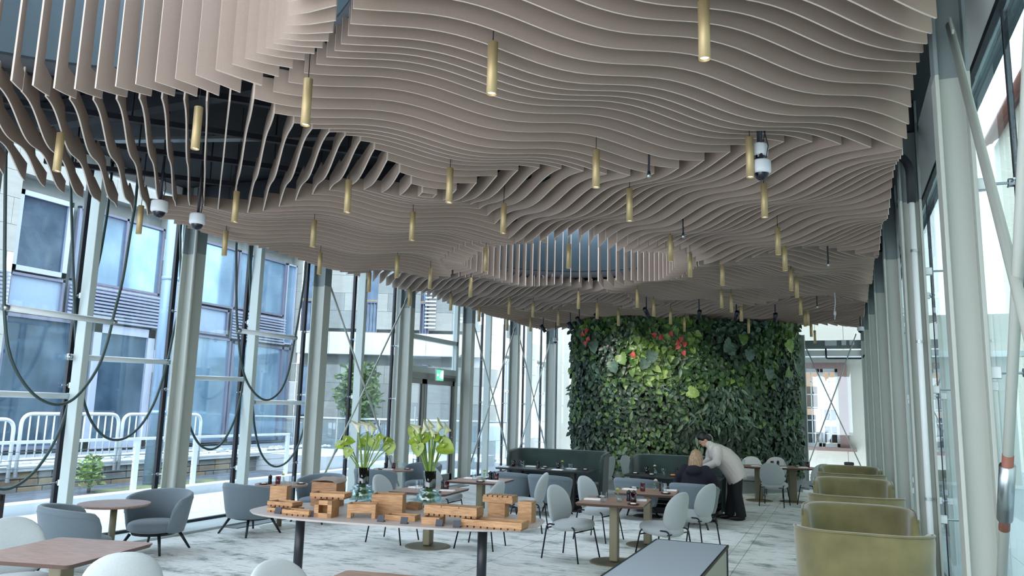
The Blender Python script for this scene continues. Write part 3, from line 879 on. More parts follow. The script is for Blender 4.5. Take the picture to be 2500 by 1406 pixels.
# facade C: bright wall beyond, parallel to the hall
PC = PB+dB*LB
opsC = [(2.2, 3.3, 1.2, 3.6), (5.4, 6.6, 1.2, 3.6), (2.2, 3.3, 4.9, 7.0)]
Cb = facade('white_building', 'bright white stone building beyond the glass door', PC, PI/2, 15.0, 8.0, opsC, 0.62, 1.5, ['render', 'render', 'travertine'])
for o_ in opsC: win(Cb, *o_, 'white_metal', 'fglass', 0.08, y=0.2, mull=((o_[0]+o_[1])/2,), trans=((o_[2]+o_[3])/2,))

# bicycle, shrub and small tree
def bicycle(loc, rot):
    t = thing('bicycle', 'silver bicycle parked against the travertine wall outside', 'bicycle', loc, rot)
    for x in (-0.5, 0.5):
        bm = new_bm(); tube(bm, [(x+0.33*math.cos(2*PI*k/24), 0, 0.33+0.33*math.sin(2*PI*k/24)) for k in range(24)], 0.02, 6, closed=True); wv = obj('wheel', bm, M['tyre'], t, True)
        bm = new_bm()
        for k in range(10): tube(bm, [(x, 0, 0.33), (x+0.32*math.cos(PI*k/5), 0, 0.33+0.32*math.sin(PI*k/5))], 0.004, 4)
        obj('spokes', bm, M['silver'], wv)
    bm = new_bm()
    for p, q in (((-.5, 0, .33), (-.18, 0, .78)), ((-.5, 0, .33), (-.05, 0, .30)), ((-.05, 0, .30), (-.2, 0, .88)), ((-.05, 0, .30), (.36, 0, .72)), ((-.18, 0, .78), (.34, 0, .80)), ((.5, 0, .33), (.33, 0, .98))):
        tube(bm, [p, q], 0.022, 8)
    obj('frame', bm, M['silver'], t, True)
    bm = new_bm(); pad(bm, (-.22, 0, .93), (.13, .07, .035)); obj('saddle', bm, M['tyre'], t, True)
    bm = new_bm(); tube(bm, [(.3, -.26, .98), (.36, -.1, 1.02), (.36, .1, 1.02), (.3, .26, .98)], 0.014, 6); obj('handlebar', bm, M['tyre'], t, True)
tb, zb2 = onB(945, 1075); pbike = PB+dB*tb-nB*0.8
bicycle((pbike.x, pbike.y, 0.22), angB)
def plant_out(name, label, loc, r, h, n, m, leaf, trunk=True):
    t = thing(name, label, 'plant', loc)
    bm = new_bm(); tube(bm, [(0, 0, 0), (0.02, 0, h*0.5)], 0.03, 6); obj('stem', bm, M['bark'], t, True)
    bm = new_bm()
    for k in range(n):
        v = Vector((random.gauss(0, 1), random.gauss(0, 1), random.gauss(0, 1))).normalized()*r*random.uniform(.3, 1)
        p = Vector((v.x, v.y, h*0.55+v.z*h*0.45/r)); d = Vector((random.uniform(-1, 1), random.uniform(-1, 1), random.uniform(-.4, .8))).normalized()*leaf
        s = d.orthogonal().normalized()*leaf*0.22
        bm.faces.new([bm.verts.new(q) for q in (p, p+d*.5+s, p+d, p+d*.5-s)])
    obj('foliage', bm, M[m], t)
pp_ = PB+dB*onB(890, 1000)[0]-nB*1.2
plant_out('potted_conifer', 'round green shrub standing before the dark lower window outside', (pp_.x, pp_.y, 0.9), 0.75, 2.3, 1500, 'leaf_pine', 0.24)
ps = atz(245, 1195, 0.1)
plant_out('young_shrub', 'small light green shrub in the slate bed behind the railing', (ps.x-0.3, ps.y, 0.02), 0.24, 0.7, 300, 'leaf_out', 0.12)
t = thing('handrail', 'long white handrail with glass infill outside below the travertine windows', 'railing', (pbike.x-dB.x*3.5-nB.x*.6, pbike.y-dB.y*3.5-nB.y*.6, 0.2), angB)
bm = new_bm(); tube(bm, [(-0.8, 0, 1.12), (7.6, 0, 1.12)], 0.03, 8); obj('top_rail', bm, M['white_metal'], t, True)
for k in range(7):
    bm = new_bm(); box(bm, (-0.6+1.35*k, 0, 0.55), (0.03, 0.03, 1.1)); obj('post', bm, M['steel'], t)
    if k < 6:
        bm = new_bm(); box(bm, (0.075+1.35*k, 0, 0.55), (1.25, 0.012, 0.85)); obj('infill_pane', bm, M['glass'], t)

eave = struct('roof_overhang')
bm = new_bm(); box(bm, (1.17, 10.5, 4.85), (0.34, 27, 0.3)); obj('eave_right', bm, M['column_grey'], eave)
# building right of the hall: pale wall, tiled roof
t = thing('tiled_house', 'pale house with red tiled roof seen through the right glass wall', 'house', (6.0, 0, 0))
bm = new_bm(); box(bm, (3, 12, 6.2), (6, 44, 12.4)); obj('wall', bm, M['cream'], t)
bm = new_bm(); gridsurf(bm, [[(-0.5, -10, 12.3), (-0.5, 34, 12.3)], [(3, -10, 14.6), (3, 34, 14.6)], [(6.5, -10, 12.3), (6.5, 34, 12.3)]]); obj('roof', bm, M['tile'], t)
for k in range(9):
    z = 12.36+k*0.25; x = -0.45+k*0.38
    bm = new_bm()
    tube(bm, [(x, -10, z), (x, 34, z)], 0.07, 6); obj('tile_course', bm, M['tile'], t, True)
for k in range(8):
    y = -2+4.2*k
    bm = new_bm(); 
    for yy in (y-.6, y+.6): box(bm, (-0.04, yy, 2.2), (0.10, 0.09, 1.9))
    for zz in (1.3, 3.1): box(bm, (-0.04, y, zz), (0.10, 1.25, 0.09))
    f = obj('window', bm, M['white_metal'], t)
    bm = new_bm(); box(bm, (-0.02, y, 2.2), (0.06, 1.15, 1.75)); obj('pane', bm, M['fglass_dark'], f)

# ------------------------------------------------------------------ far end: green wall, end facade with lattice window
end = struct('wall_far')
h_column(-0.95, -0.73, 20.4, 0, 3.75, end, 'column', M['fin'], fw=0.16)
YE = 22.9
bm = new_bm(); box(bm, (-0.0, YE, 3.72), (3.2, 0.2, 0.22)); obj('end_beam', bm, M['column_grey'], end)
bm = new_bm(); box(bm, (-0.0, YE, 3.48), (3.2, 0.16, 0.16)); obj('end_transom', bm, M['white_metal'], end)
for x, w_, z in ((-0.15, .30, 3.75), (0.18, .12, 3.76), (0.38, .12, 3.76)):
    bm = new_bm(); box(bm, (x, YE-.13, z), (w_, 0.08, 0.14), bev=0.005); obj('control_box', bm, M['cctv'], end)
bm = new_bm(); tube(bm, bend([(-0.28, YE-.14, 3.6), (-0.28, YE-.14, 3.33), (0.62, YE-.14, 3.33), (0.68, YE-.14, 3.42)], .05), 0.022, 8); obj('conduit', bm, M['dark_steel'], end, True)
for p, q in ((aty(1957, 826, YE-.2), aty(2112, 1160, YE-.2)), (aty(2090, 815, YE-.2), aty(1968, 1150, YE-.2))):
    bm = new_bm(); tube(bm, [p, q], 0.016, 8); obj('tie_rod', bm, M['column'], end, True)
bm = new_bm(); box(bm, (-3.8, YE+.12, 2.2), (9.6, 0.02, 4.4)); obj('glass_pane', bm, M['glass'], end)

# house behind the end glass
YH = 25.6
def onH(px, py): return aty(px, py, YH)
wl = onH(1958, 900); wr = onH(2052, 1092)
t = thing('cream_house', 'cream rendered house with mauve framed lattice window beyond the far end', 'house', (0, YH, 0))
x0_, x1_, z0_, z1_ = wl.x, wr.x, wr.z, wl.z
bm = new_bm()
box(bm, (x0_-4.0-.2, 0.2, 2.4), (8.0, 0.4, 4.8)); box(bm, (x1_+2.2+.2, 0.2, 2.4), (4.4, 0.4, 4.8))
box(bm, ((x0_+x1_)/2, 0.2, z0_/2), (x1_-x0_+.42, 0.4, z0_)); box(bm, ((x0_+x1_)/2, 0.2, (z1_+4.8)/2), (x1_-x0_+.42, 0.4, 4.8-z1_))
obj('wall', bm, M['cream'], t)
bm = new_bm()
for x in (x0_-.13, x1_+.13): box(bm, (x, -0.02, (z0_+z1_)/2), (0.26, 0.14, z1_-z0_))
box(bm, ((x0_+x1_)/2, -0.02, z1_+.09), (x1_-x0_+.52, 0.14, 0.18)); obj('window_surround', bm, M['mauve_stone'], t)
bm = new_bm(); box(bm, ((x0_+x1_)/2, -0.08, z0_-.06), (x1_-x0_+.9, 0.26, 0.10)); obj('sill', bm, M['mauve_stone'], t)
bm = new_bm(); box(bm, (x0_+1.4, -0.2, z1_+.42), (9, 0.35, 0.16)); obj('cornice', bm, M['white_metal'], t)
bm = new_bm(); xm = (x0_+x1_)/2
for x in (x0_+.04, xm-.05, xm+.05, x1_-.04): box(bm, (x, 0.12, (z0_+z1_)/2), (0.08, 0.07, z1_-z0_))
for z in (z0_+.05, z1_-.05): box(bm, (xm, 0.12, z), (x1_-x0_, 0.07, 0.10))
for a, b in ((x0_+.08, xm-.1), (xm+.1, x1_-.08)):
    box(bm, ((a+b)/2, 0.12, (z0_+z1_)/2), (0.028, 0.05, z1_-z0_))
    for k in range(1, 6): box(bm, ((a+b)/2, 0.12, z0_+(z1_-z0_)*k/6), (b-a, 0.05, 0.028))
f = obj('window', bm, M['white_metal'], t)
bm = new_bm(); box(bm, (xm, 0.14, (z0_+z1_)/2), (x1_-x0_, 0.01, z1_-z0_)); obj('pane', bm, M['glass'], f)
M['warm_room'] = emit('warm_room_glow', (0.95, 0.66, 0.45), 0.16)  # room light put into the back wall: it glows itself, no lamp inside
bm = new_bm(); box(bm, (xm, 2.4, (z0_+z1_)/2), (4.2, 0.1, 3.4)); obj('glowing_room_back', bm, M['warm_room'], t)
M['room_wall'] = mat('room_wall_paint', srgb(206, 188, 164), 0.8)
bm = new_bm(); rx0, rx1, rz0, rz1 = xm-2.2, xm+2.2, z0_-.9, z1_+.3
for q in (((rx0, .42, rz0), (rx0, 2.4, rz0), (rx0, 2.4, rz1), (rx0, .42, rz1)), ((rx1, .42, rz0), (rx1, 2.4, rz0), (rx1, 2.4, rz1), (rx1, .42, rz1)), ((rx0, .42, rz1), (rx1, .42, rz1), (rx1, 2.4, rz1), (rx0, 2.4, rz1)), ((rx0, .42, rz0), (rx1, .42, rz0), (rx1, 2.4, rz0), (rx0, 2.4, rz0))): bm.faces.new([bm.verts.new(v) for v in q])
obj('room_lining', bm, M['room_wall'], t)
M['room_blue'] = mat('blue_panel', srgb(60, 74, 150), 0.7); M['room_dark'] = mat('dark_furnishing', srgb(70, 62, 66), 0.8); M['room_cream'] = mat('cream_interior', srgb(216, 196, 170), 0.8)
for (x, z, sx, sz, m) in ((xm+.35, z0_+.95, .9, .35, 'room_blue'), (xm-.55, z0_+.5, .7, .9, 'room_dark'), (xm+.45, z0_+.35, .8, .5, 'room_dark'), (xm-.1, z0_+.25, .5, .3, 'room_cream'), (xm-.3, z0_+1.5, .35, .7, 'room_cream')):
    bm = new_bm(); box(bm, (x, 1.2, z), (sx, 0.5, sz), bev=0.02); obj('furnishing', bm, M[m], t)

# planter with the green wall: a bowed front
FR = [(-5.95, 17.75), (-5.3, 17.34), (-4.34, 17.18), (-3.2, 17.62), (-2.09, 18.31), (-1.35, 18.98), (-0.84, 19.66)]
def bow(n, off=0.0):
    pts = []
    P = [Vector(p) for p in FR]; P = [P[0]*2-P[1]]+P+[P[-1]*2-P[-2]]
    for i in range(1, len(P)-2):
        for k in range(n):
            s = k/n; a, b, c, d = P[i-1:i+3]
            pts.append(0.5*((2*b)+(c-a)*s+(2*a-5*b+4*c-d)*s*s+(3*b-a-3*c+d)*s**3))
    pts.append(P[-2]); res = []
    for i, p in enumerate(pts):
        t_ = (pts[min(i+1, len(pts)-1)]-pts[max(i-1, 0)]).normalized(); nn = Vector((t_.y, -t_.x))
        res.append((p+nn*off, nn))
    return res
gw = thing('living_wall', 'tall bowed living wall covered in dark green leafy plants above grey planter', 'plant wall', (0, 0, 0))
bw = bow(6, -0.02); bb = bow(6, -0.55)
bm = new_bm()
gridsurf(bm, [[(p.x, p.y, 0.0) for p, _ in bw], [(p.x, p.y, 0.42) for p, _ in bw], [(p.x, p.y, 0.42) for p, _ in bow(6, -0.4)]])
obj('planter', bm, M['concrete'], gw)
fr = bow(6, -0.16)
bm = new_bm(); ring = [p for p, _ in fr]+[p for p, _ in bb][::-1]
prism(bm, [(p.x, p.y) for p in ring], 0.40, 3.90); obj('backing', bm, M['soil'], gw)

M_leaf = []
def leafmat(name, c, c2=None, rough=0.38):
    m = mat(name, c, rough, col2=c2 or tuple(v*0.6 for v in c[:3]), scale=14, spec=0.5); M[name] = m; return name
LM = [leafmat('leaf_dark', srgb(40, 66, 44)), leafmat('leaf_mid', srgb(58, 90, 52)), leafmat('leaf_bright', srgb(98, 132, 62)), leafmat('leaf_lime', srgb(134, 164, 80)), leafmat('leaf_blue', srgb(84, 112, 96)), leafmat('leaf_deep', srgb(26, 44, 32)), leafmat('anthurium_red', srgb(206, 76, 74)), leafmat('leaf_silver', srgb(112, 136, 112))]
def leaf_shape(kind):
    if kind == 'heart': return [(0, 0), (.22, -.10), (.42, .02), (.46, .26), (.30, .62), (0, 1.0), (-.30, .62), (-.46, .26), (-.42, .02), (-.22, -.10)]
    if kind == 'lance': return [(0, 0), (.13, .22), (.17, .48), (.10, .78), (0, 1.0), (-.10, .78), (-.17, .48), (-.13, .22)]
    if kind == 'oval': return [(0, 0), (.24, .12), (.36, .38), (.30, .70), (0, 1.0), (-.30, .70), (-.36, .38), (-.24, .12)]
    # split leaf with deep notches
    pts = [(0, 0), (.22, -.14), (.46, -.06), (.56, .12), (.46, .20), (.60, .30), (.46, .40), (.56, .50), (.40, .58), (.40, .74), (.20, .86), (0, 1.0)]
    return pts+[(-x, y) for x, y in pts[1:-1]][::-1]
def add_leaf(bm, p, nrm, ang, size, kind, mi, tilt, cup=0.18):
    """one leaf: blade folded along its midrib; p is the stalk end"""
    n = nrm.normalized(); side = Vector((0, 0, 1)).cross(n).normalized(); up = n.cross(side)
    d = (side*math.sin(ang)-up*math.cos(ang)); d = (d*math.cos(tilt)+n*math.sin(tilt)).normalized()
    s = d.cross(n).normalized(); nn = s.cross(d)
    shp = leaf_shape(kind); vs = []
    for x, y in shp:
        q = p+d*(y*size)+s*(x*size)+nn*(size*(cup*abs(x)*1.6-0.30*y*y))
        vs.append(bm.verts.new(q))
    mid = bm.verts.new(p+d*(size*.5)+nn*(size*-.09))
    k = len(vs)
    for i in range(k):
        f = bm.faces.new((mid, vs[i], vs[(i+1) % k])); f.material_index = mi; f.smooth = True
rng = random.Random(11)
front = bow(30, -0.10)
def wall_point(u, z):
    i = u*(len(front)-1); k = min(int(i), len(front)-2); p = front[k][0].lerp(front[k+1][0], i-k); nn = front[k][1]
    return Vector((p.x, p.y, z)), Vector((nn.x, nn.y, 0))
def species(u, z):
    """which plant grows where: mixed patches, bright hearts on top, long leaves lower down"""
    v = math.sin(u*9+z*1.3)+math.sin(u*17-z*2.1+1)+0.6*math.sin(u*31+z*3)
    zz = (z-.4)/3.45
    if zz > 0.58:
        if v > 0.9: return 'heart', rng.choice([2, 2, 3, 1]), rng.uniform(.13, .20)
        if v < -0.9: return 'oval', rng.choice([5, 0, 0, 4]), rng.uniform(.12, .19)
        return 'heart', rng.choice([1, 1, 2, 0, 1]), rng.uniform(.10, .17)
    if zz > 0.32:
        if v > 0.7: return 'lance', rng.choice([7, 4, 0, 1]), rng.uniform(.18, .28)
        if v < -0.7: return 'oval', rng.choice([0, 5, 1]), rng.uniform(.10, .16)
        return 'heart', rng.choice([1, 0, 0, 2, 4]), rng.uniform(.11, .17)
    if v > 0.5: return 'lance', rng.choice([5, 0, 7, 0]), rng.uniform(.20, .32)
    if v < -0.8: return 'oval', rng.choice([1, 2, 0, 7]), rng.uniform(.10, .16)
    return 'heart', rng.choice([5, 0, 0, 1]), rng.uniform(.10, .17)
leaves = []
for k in range(11500):
    u = rng.random(); z = 0.36+rng.random()*3.6
    p, n = wall_point(u, z)
    kind, mi, sz = species(u, z)
    leaves.append((p+n*rng.uniform(-.06, .16), n, rng.gauss(0, .75), sz*rng.uniform(.62, .95), kind, mi, rng.uniform(0.0, .75)))
for k in range(1100):         # the two returns of the wall
    sd = k % 2; z = 0.36+rng.random()*3.55; d = rng.random()*0.5
    p0, n0 = wall_point(0.0 if sd == 0 else 1.0, z)
    tang = Vector((n0.y, -n0.x, 0)) if sd else Vector((-n0.y, n0.x, 0))
    tang = Vector((-n0.y, n0.x, 0))*(-1 if sd == 0 else 1)
    kind, mi, sz = species(0.02 if sd == 0 else .98, z)
    leaves.append((p0-n0*d+tang*rng.uniform(-.02, .12), tang*0.8+n0*0.4, rng.gauss(0, .8), sz, kind, mi, rng.uniform(0, .7)))
def at_px(px, py):
    best = None
    for i in range(len(front)):
        x, y = front[i][0]; d = ray(px, py)
        e = abs(math.atan2(d.x, d.y)-math.atan2(x, y))
        if best is None or e < best[0]: best = (e, i)
    i = best[1]; x, y = front[i][0]; d = ray(px, py); k = math.hypot(x, y)/math.hypot(d.x, d.y)
    return Vector((x, y, EYE.z+d.z*k)), Vector((front[i][1].x, front[i][1].y, 0))
big = []
for px, py, s, mi in ((1775, 838, .42, 4), (1800, 822, .30, 2), (1768, 852, .30, 4), (1815, 858, .34, 4), (1903, 838, .38, 3), (1910, 905, .34, 2), (1925, 890, .30, 4), (1672, 955, .34, 3), (1520, 868, .34, 2), (1505, 885, .36, 4), (1590, 862, .36, 4), (1575, 880, .32, 4), (1465, 838, .34, 4), (1662, 1035, .32, 7), (1720, 985, .34, 7), (1755, 985, .32, 7), (1545, 1005, .32, 7), (1900, 990, .30, 7), (1860, 905, .32, 4), (1655, 900, .34, 7)):
    p, n = at_px(px, py); big.append((p+n*.22, n, rng.gauss(0, .5), s*.74, 'split' if mi in (2, 3, 4) else 'lance', mi, rng.uniform(.2, .5)))
for px, py in ((1595, 822), (1656, 826), (1650, 836), (1662, 838), (1658, 860), (1652, 846), (1626, 814), (1545, 864), (1450, 806), (1447, 836), (1440, 815), (1455, 828), (1612, 822)):
    p, n = at_px(px, py); big.append((p+n*.26, n, rng.gauss(0, .8), .12, 'heart', 6, rng.uniform(.1, .4)))
lm_list = [M[x] for x in LM]
leaves.sort(key=lambda l: -l[3])
for L_ in big+leaves[:300-len(big)]:
    bm = new_bm(); add_leaf(bm, L_[0], L_[1], L_[2], L_[3], L_[4], 0, L_[6]); obj('leaf', bm, lm_list[L_[5]], gw)
bm = new_bm()
for L_ in leaves[300-len(big):]: add_leaf(bm, L_[0], L_[1], L_[2], L_[3], L_[4], L_[5], L_[6])
obj('small_leaves', bm, lm_list, gw, kind='stuff')

# ------------------------------------------------------------------ chairs
def make_shell_chair():
    t = thing('dining_chair', '', 'chair')
    def curve(p):
        return Vector((p.x, p.y + 0.55*p.x*p.x, p.z))
    bm = new_bm()
    def fb(p):
        z = p.z; xx = p.x*(1-0.16*(z/0.23) if z < 0 else 1-0.05*z/0.23)
        return Vector((xx, p.y+0.9*xx*xx-0.20*z-0.25*z*z, z))
    pad(bm, (0, -0.225, 0.615), (0.235, 0.062, 0.225), 2.3, 28, 16, fb)
    obj('backrest', bm, M['fabric'], t, True)
    bm = new_bm(); pad(bm, (0, 0.015, 0.395), (0.255, 0.265, 0.070), 2.8, 28, 10, lambda p: Vector((p.x, p.y, p.z+(0.018*(p.y/.26)))))
    obj('seat', bm, M['fabric'], t, True)
    for s in (-1, 1):
        bm = new_bm()
        tube(bm, bend([(s*.235, -.275, 0.0), (s*.215, -.215, .405), (s*.215, .165, .395), (s*.245, .245, 0.0)], .05, 5), 0.0095, 8)
        obj('leg_frame', bm, M['chair_leg'], t, True)
    bm = new_bm()
    tube(bm, [(-.215, -.20, .36), (.215, -.20, .36)], 0.008, 6); tube(bm, [(-.222, .17, .335), (.222, .17, .335)], 0.008, 6)
    obj('cross_bar', bm, M['chair_leg'], t, True)
    return t

def make_barrel():
    t = thing('barrel_chair', '', 'armchair')
    bm = new_bm()
    rows = []
    n = 34; A = math.radians(122)
    for i in range(n+1):
        f = -A+2*A*i/n; e = abs(f)/A
        end = max(0.0, (e-0.80)/0.20); k = math.sqrt(max(0, 1-end*end))      # rounded ends
        zt = 0.22+(0.445-0.10*e*e)*max(k, 0.10)
        zb = 0.22+0.02*(1-k)
        th = 0.034*max(k, 0.25)
        row = []
        def pt(r, z): return Vector((math.sin(f)*r, -math.cos(f)*r*0.98, z))
        def rad(z): return 0.295+0.075*((z-0.22)/0.44)
        for z, o in ((zb, -th*.6), (zb, th*.6)): row.append(pt(rad(z)+o, z))
        for q in (0.25, .5, .75, .92): z = zb+(zt-zb)*q; row.append(pt(rad(z)+th, z))
        z = zt; row += [pt(rad(z)+th*.7, z+.004), pt(rad(z), z+.018), pt(rad(z)-th*.7, z+.004)]
        for q in (.92, .75, .5, .25): z = zb+(zt-zb)*q; row.append(pt(rad(z)-th, z))
        rows.append(row)
    vs = gridsurf(bm, rows, closed_u=True)
    bm.faces.new(vs[0][::-1]); bm.faces.new(vs[-1])
    sh = obj('shell', bm, M['fabric_dark'], t, True)
    bm = new_bm()
    pts = []
    for i in range(n+1):
        f = -A*.94+2*A*.94*i/n; e = abs(f)/A
        end = max(0.0, (e-0.80)/0.20); k = math.sqrt(max(0, 1-end*end))
        z = 0.22+(0.445-0.10*e*e)*max(k, .10)-0.045; r = 0.295+0.075*((z-.22)/.44)+0.034*max(k, .25)+.001
        pts.append((math.sin(f)*r, -math.cos(f)*r*.98, z))
    tube(bm, pts, 0.004, 6); obj('piping', bm, M['fabric_dark'], sh, True)
    bm = new_bm(); pad(bm, (0, 0.03, 0.285), (0.285, 0.29, 0.075), 3.2, 30, 10); obj('seat', bm, M['fabric_dark'], t, True)
    bm = new_bm(); lathe(bm, [(0.24, 0.195), (0.25, 0.22)], 20, (0, 0.02, 0)); obj('seat_base', bm, M['chair_leg_black'], t)
    for sx in (-1, 1):
        for sy in (-1, 1):
            bm = new_bm(); tube(bm, [(sx*.19, sy*.19, .205), (sx*.285, sy*.285, 0.0)], [.019, .013], 8); obj('leg', bm, M['chair_leg_black'], t, True)
    return t

def make_booth(w, h, depth, flare, m, leg=True):
    """high backed bench with curved wings; sitter looks towards +y, back plane at y = 0"""
    t = thing('banquette', '', 'sofa')
    bm = new_bm(); rows = []
    n = 40; rc = min(0.24, depth*.6)
    path = []
    L1 = depth-rc
    half = w/2
    for k in range(8): path.append((-half, depth-L1*k/7))
    for k in range(1, 8):
        a = PI+PI/2*k/8; path.append((-half+rc+rc*math.cos(a), rc+rc*math.sin(a)))
    for k in range(9): path.append((-half+rc+(w-2*rc)*k/8, 0.0))
    path = path[:-1]+[(x*-1, y) for x, y in path[:-9]][::-1] if False else path+[(-x, y) for x, y in path[:-9]][::-1]
    N = len(path)
    for i, (x, y) in enumerate(path):
        a = path[max(i-1, 0)]; b = path[min(i+1, N-1)]
        d = Vector((b[0]-a[0], b[1]-a[1])).normalized(); nn = Vector((d.y, -d.x))     # outward
        if nn.dot(Vector((x, y-depth*.6))) < 0: nn = -nn
        e = max(0.0, y/depth); zt = h-0.05*e*e
        if y > depth-0.10: zt -= 0.12*((y-(depth-.10))/.10)**2
        th = 0.035
        row = []
        for z, o in ((0.10, -th), (0.10, th)): row.append((x+nn.x*o, y+nn.y*o, z))
        for q in (.25, .5, .75, .95):
            z = .10+(zt-.10)*q; f = flare*(q**1.5); row.append((x+nn.x*(th+f), y+nn.y*(th+f), z))
        f = flare
        for o, dz in ((th*.8, 0), (0, .02), (-th*.8, 0)): row.append((x+nn.x*(o+f), y+nn.y*(o+f), zt+dz))
        for q in (.95, .75, .5, .25):
            z = .10+(zt-.10)*q; f = flare*(q**1.5); row.append((x+nn.x*(f-th), y+nn.y*(f-th), z))
        rows.append(row)
    vs = gridsurf(bm, rows, closed_u=True); bm.faces.new(vs[0][::-1]); bm.faces.new(vs[-1])
    sh = obj('back', bm, m, t, True)
    bm = new_bm()
    pts = []
    for i, (x, y) in enumerate(path[1:-1]):
        r = rows[i+1]; p = Vector(r[6]); pts.append(p+Vector((0, 0, .012)))
    tube(bm, pts, .008, 6); obj('piping', bm, m, sh, True)
    bm = new_bm(); box(bm, (0, depth*.58, .33), (w-.10, depth*1.02, .20), bev=.05); obj('seat', bm, m, t, True)
    bm = new_bm(); box(bm, (0, depth*.55, .05), (w-.16, depth*.9, .10)); obj('plinth', bm, M['chair_leg_black'], t)
    return t

chair0 = make_shell_chair(); barrel0 = make_barrel()
used = {}
def place(proto, x, y, deg, label, group, z=0.0):
    """deg: direction the sitter looks, measured from +x"""
    rot = math.radians(deg-90)
    if proto.name not in used:
        used[proto.name] = 1; proto.location = (x, y, z); proto.rotation_euler = (0, 0, rot); proto['label'] = label; proto['group'] = group; return proto
    return dup(proto, (x, y, z), rot, label, group)
GC = 'pale upholstered dining chairs'; GB = 'slate barrel armchairs'
place(chair0, -3.02, 9.10, -14, 'pale blue-grey dining chair left of the walnut table nearest the grey stand', GC)
place(chair0, -3.12, 10.60, -14, 'pale dining chair left of the second walnut table, behind the nearest one', GC)
place(chair0, -1.98, 9.36, 160, 'pale dining chair with back towards us, right of the nearest walnut table', GC)
place(chair0, -1.86, 10.72, 160, 'pale dining chair with back towards us, in front of the seated blond woman', GC)
place(chair0, -5.45, 9.02, 2, 'pale dining chair seen over the wooden crates beside the left flower vase', GC)
place(chair0, -4.30, 9.22, 184, 'pale dining chair behind the right vase, turned to the table with it', GC)
place(chair0, -5.62, 10.75, 0, 'pale dining chair half hidden behind the right flower vase', GC)
place(chair0, -4.28, 10.80, 190, 'pale dining chair behind the slatted crate stack, beside a barrel chair', GC)
place(chair0, -4.22, 3.72, 140, 'large pale chair back at the bottom edge, right of the cut-off walnut table', GC)
place(chair0, -5.62, 4.02, -20, 'pale chair back cut off by the left edge beside the foreground walnut table', GC)
place(chair0, -2.84, 3.74, -12, 'top of a pale chair back at the bottom edge under the display table', GC)
place(chair0, -1.24, 16.32, 82, 'grey dining chair with back towards us at the round-ended far table', GC)
place(chair0, -0.50, 16.75, 130, 'grey dining chair between the far table and the last olive booth', GC)
place(chair0, -1.38, 18.1, 260, 'grey dining chair facing us behind the far table, against the plant wall', GC)
place(chair0, -1.86, 17.85, 265, 'grey dining chair partly hidden behind the standing woman in the cream jacket', GC)
place(chair0, -3.98, 16.15, -22, 'grey dining chair standing alone before the plants between the green sofas', GC)
place(chair0, -4.62, 15.75, 170, 'grey dining chair peeping out behind the right end of the larger green sofa', GC)
place(chair0, -5.15, 16.0, 0, 'grey dining chair whose top just shows above the larger green sofa', GC)

place(barrel0, -7.22, 5.78, 62, 'slate barrel armchair with its back to us at the bare round table', GB)
place(barrel0, -7.50, 7.02, 282, 'slate barrel armchair facing us beside the bare round table, by a column', GB)
place(barrel0, -7.42, 8.55, 80, 'slate barrel armchair left of the tallest wooden box, back to us', GB)
place(barrel0, -7.35, 9.95, 270, 'slate barrel armchair facing us behind the crate with the leather-like cover', GB)
place(barrel0, -7.48, 11.72, 88, 'slate barrel armchair with its back to us behind the left vase', GB)
place(barrel0, -7.45, 13.25, 262, 'slate barrel armchair facing us between the two flower vases', GB)
place(barrel0, -5.36, 12.72, 84, 'slate barrel armchair at the left end of the dark table before the larger green sofa', GB)
place(barrel0, -4.58, 12.62, 84, 'slate barrel armchair at the right end of the dark table before the larger green sofa', GB)
place(barrel0, -3.16, 12.95, 84, 'empty slate barrel armchair beside the seated woman, half hidden by a walnut table', GB)
place(barrel0, -2.16, 12.62, 84, 'slate barrel armchair in which the blond woman sits', GB)

GO = 'olive velvet booths along the glass'
bo = make_booth(0.85, 0.90, 0.55, 0.035, M['olive'])
place(bo, 0.125, 6.38, 90, 'olive velvet booth seat nearest to us, its outer back filling the corner', GO)
for (y, d, l) in ((8.42, 270, 'olive velvet booth facing us, right behind the nearest booth back'), (9.20, 90, 'olive velvet booth, back to back with the nearest one that faces us'), (11.95, 270, 'olive velvet booth facing us, second of those that show their inside'), (12.75, 90, 'olive velvet booth of which only the top rim shows before the last one'), (14.9, 270, 'last olive velvet booth, farthest from us below the lattice window')):
    place(bo, 0.125, y, d, l, GO)
for y in (7.4, 10.6, 13.8):
    pass
sg = make_booth(1.78, 0.98, 0.62, 0.03, M['dark_green'])
place(sg, -4.93, 14.35, 270, 'larger dark green velvet sofa with high curved back, left of the plants', 'dark green sofas')
sg2 = make_booth(1.58, 0.96, 0.62, 0.03, M['dark_green'])
place(sg2, -2.68, 14.48, 270, 'smaller dark green velvet sofa against the plants, behind the two women', 'dark green sofas')

# ------------------------------------------------------------------ tables
def rrect(hx, hy, r, n=5):
    pts = []
    for sx, sy, a0 in ((1, 1, 0), (-1, 1, PI/2), (-1, -1, PI), (1, -1, 1.5*PI)):
        for k in range(n+1):
            a = a0+PI/2*k/n; pts.append((sx*(hx-r)+r*math.cos(a), sy*(hy-r)+r*math.sin(a)))
    return pts
def square_table(x, y, deg, label, hx=.39, hy=.43, h=.70, top='walnut', group='square walnut tables'):
    t = thing('square_table', label, 'table', (x, y, 0), math.radians(deg), group)
    bm = new_bm(); prism(bm, rrect(hx, hy, .04), h-.028, h, 1, 0, .03); obj('tabletop', bm, [M[top], M['walnut_edge'] if top == 'walnut' else M[top]], t)
    bm = new_bm(); box(bm, (0, 0, h/2), (.10, .14, h-.04), bev=.015); obj('pedestal', bm, M['pedestal'], t)
    bm = new_bm(); lathe(bm, [(.29, 0), (.29, .008), (.27, .014)], 32); obj('base', bm, M['pedestal'], t)
    return t
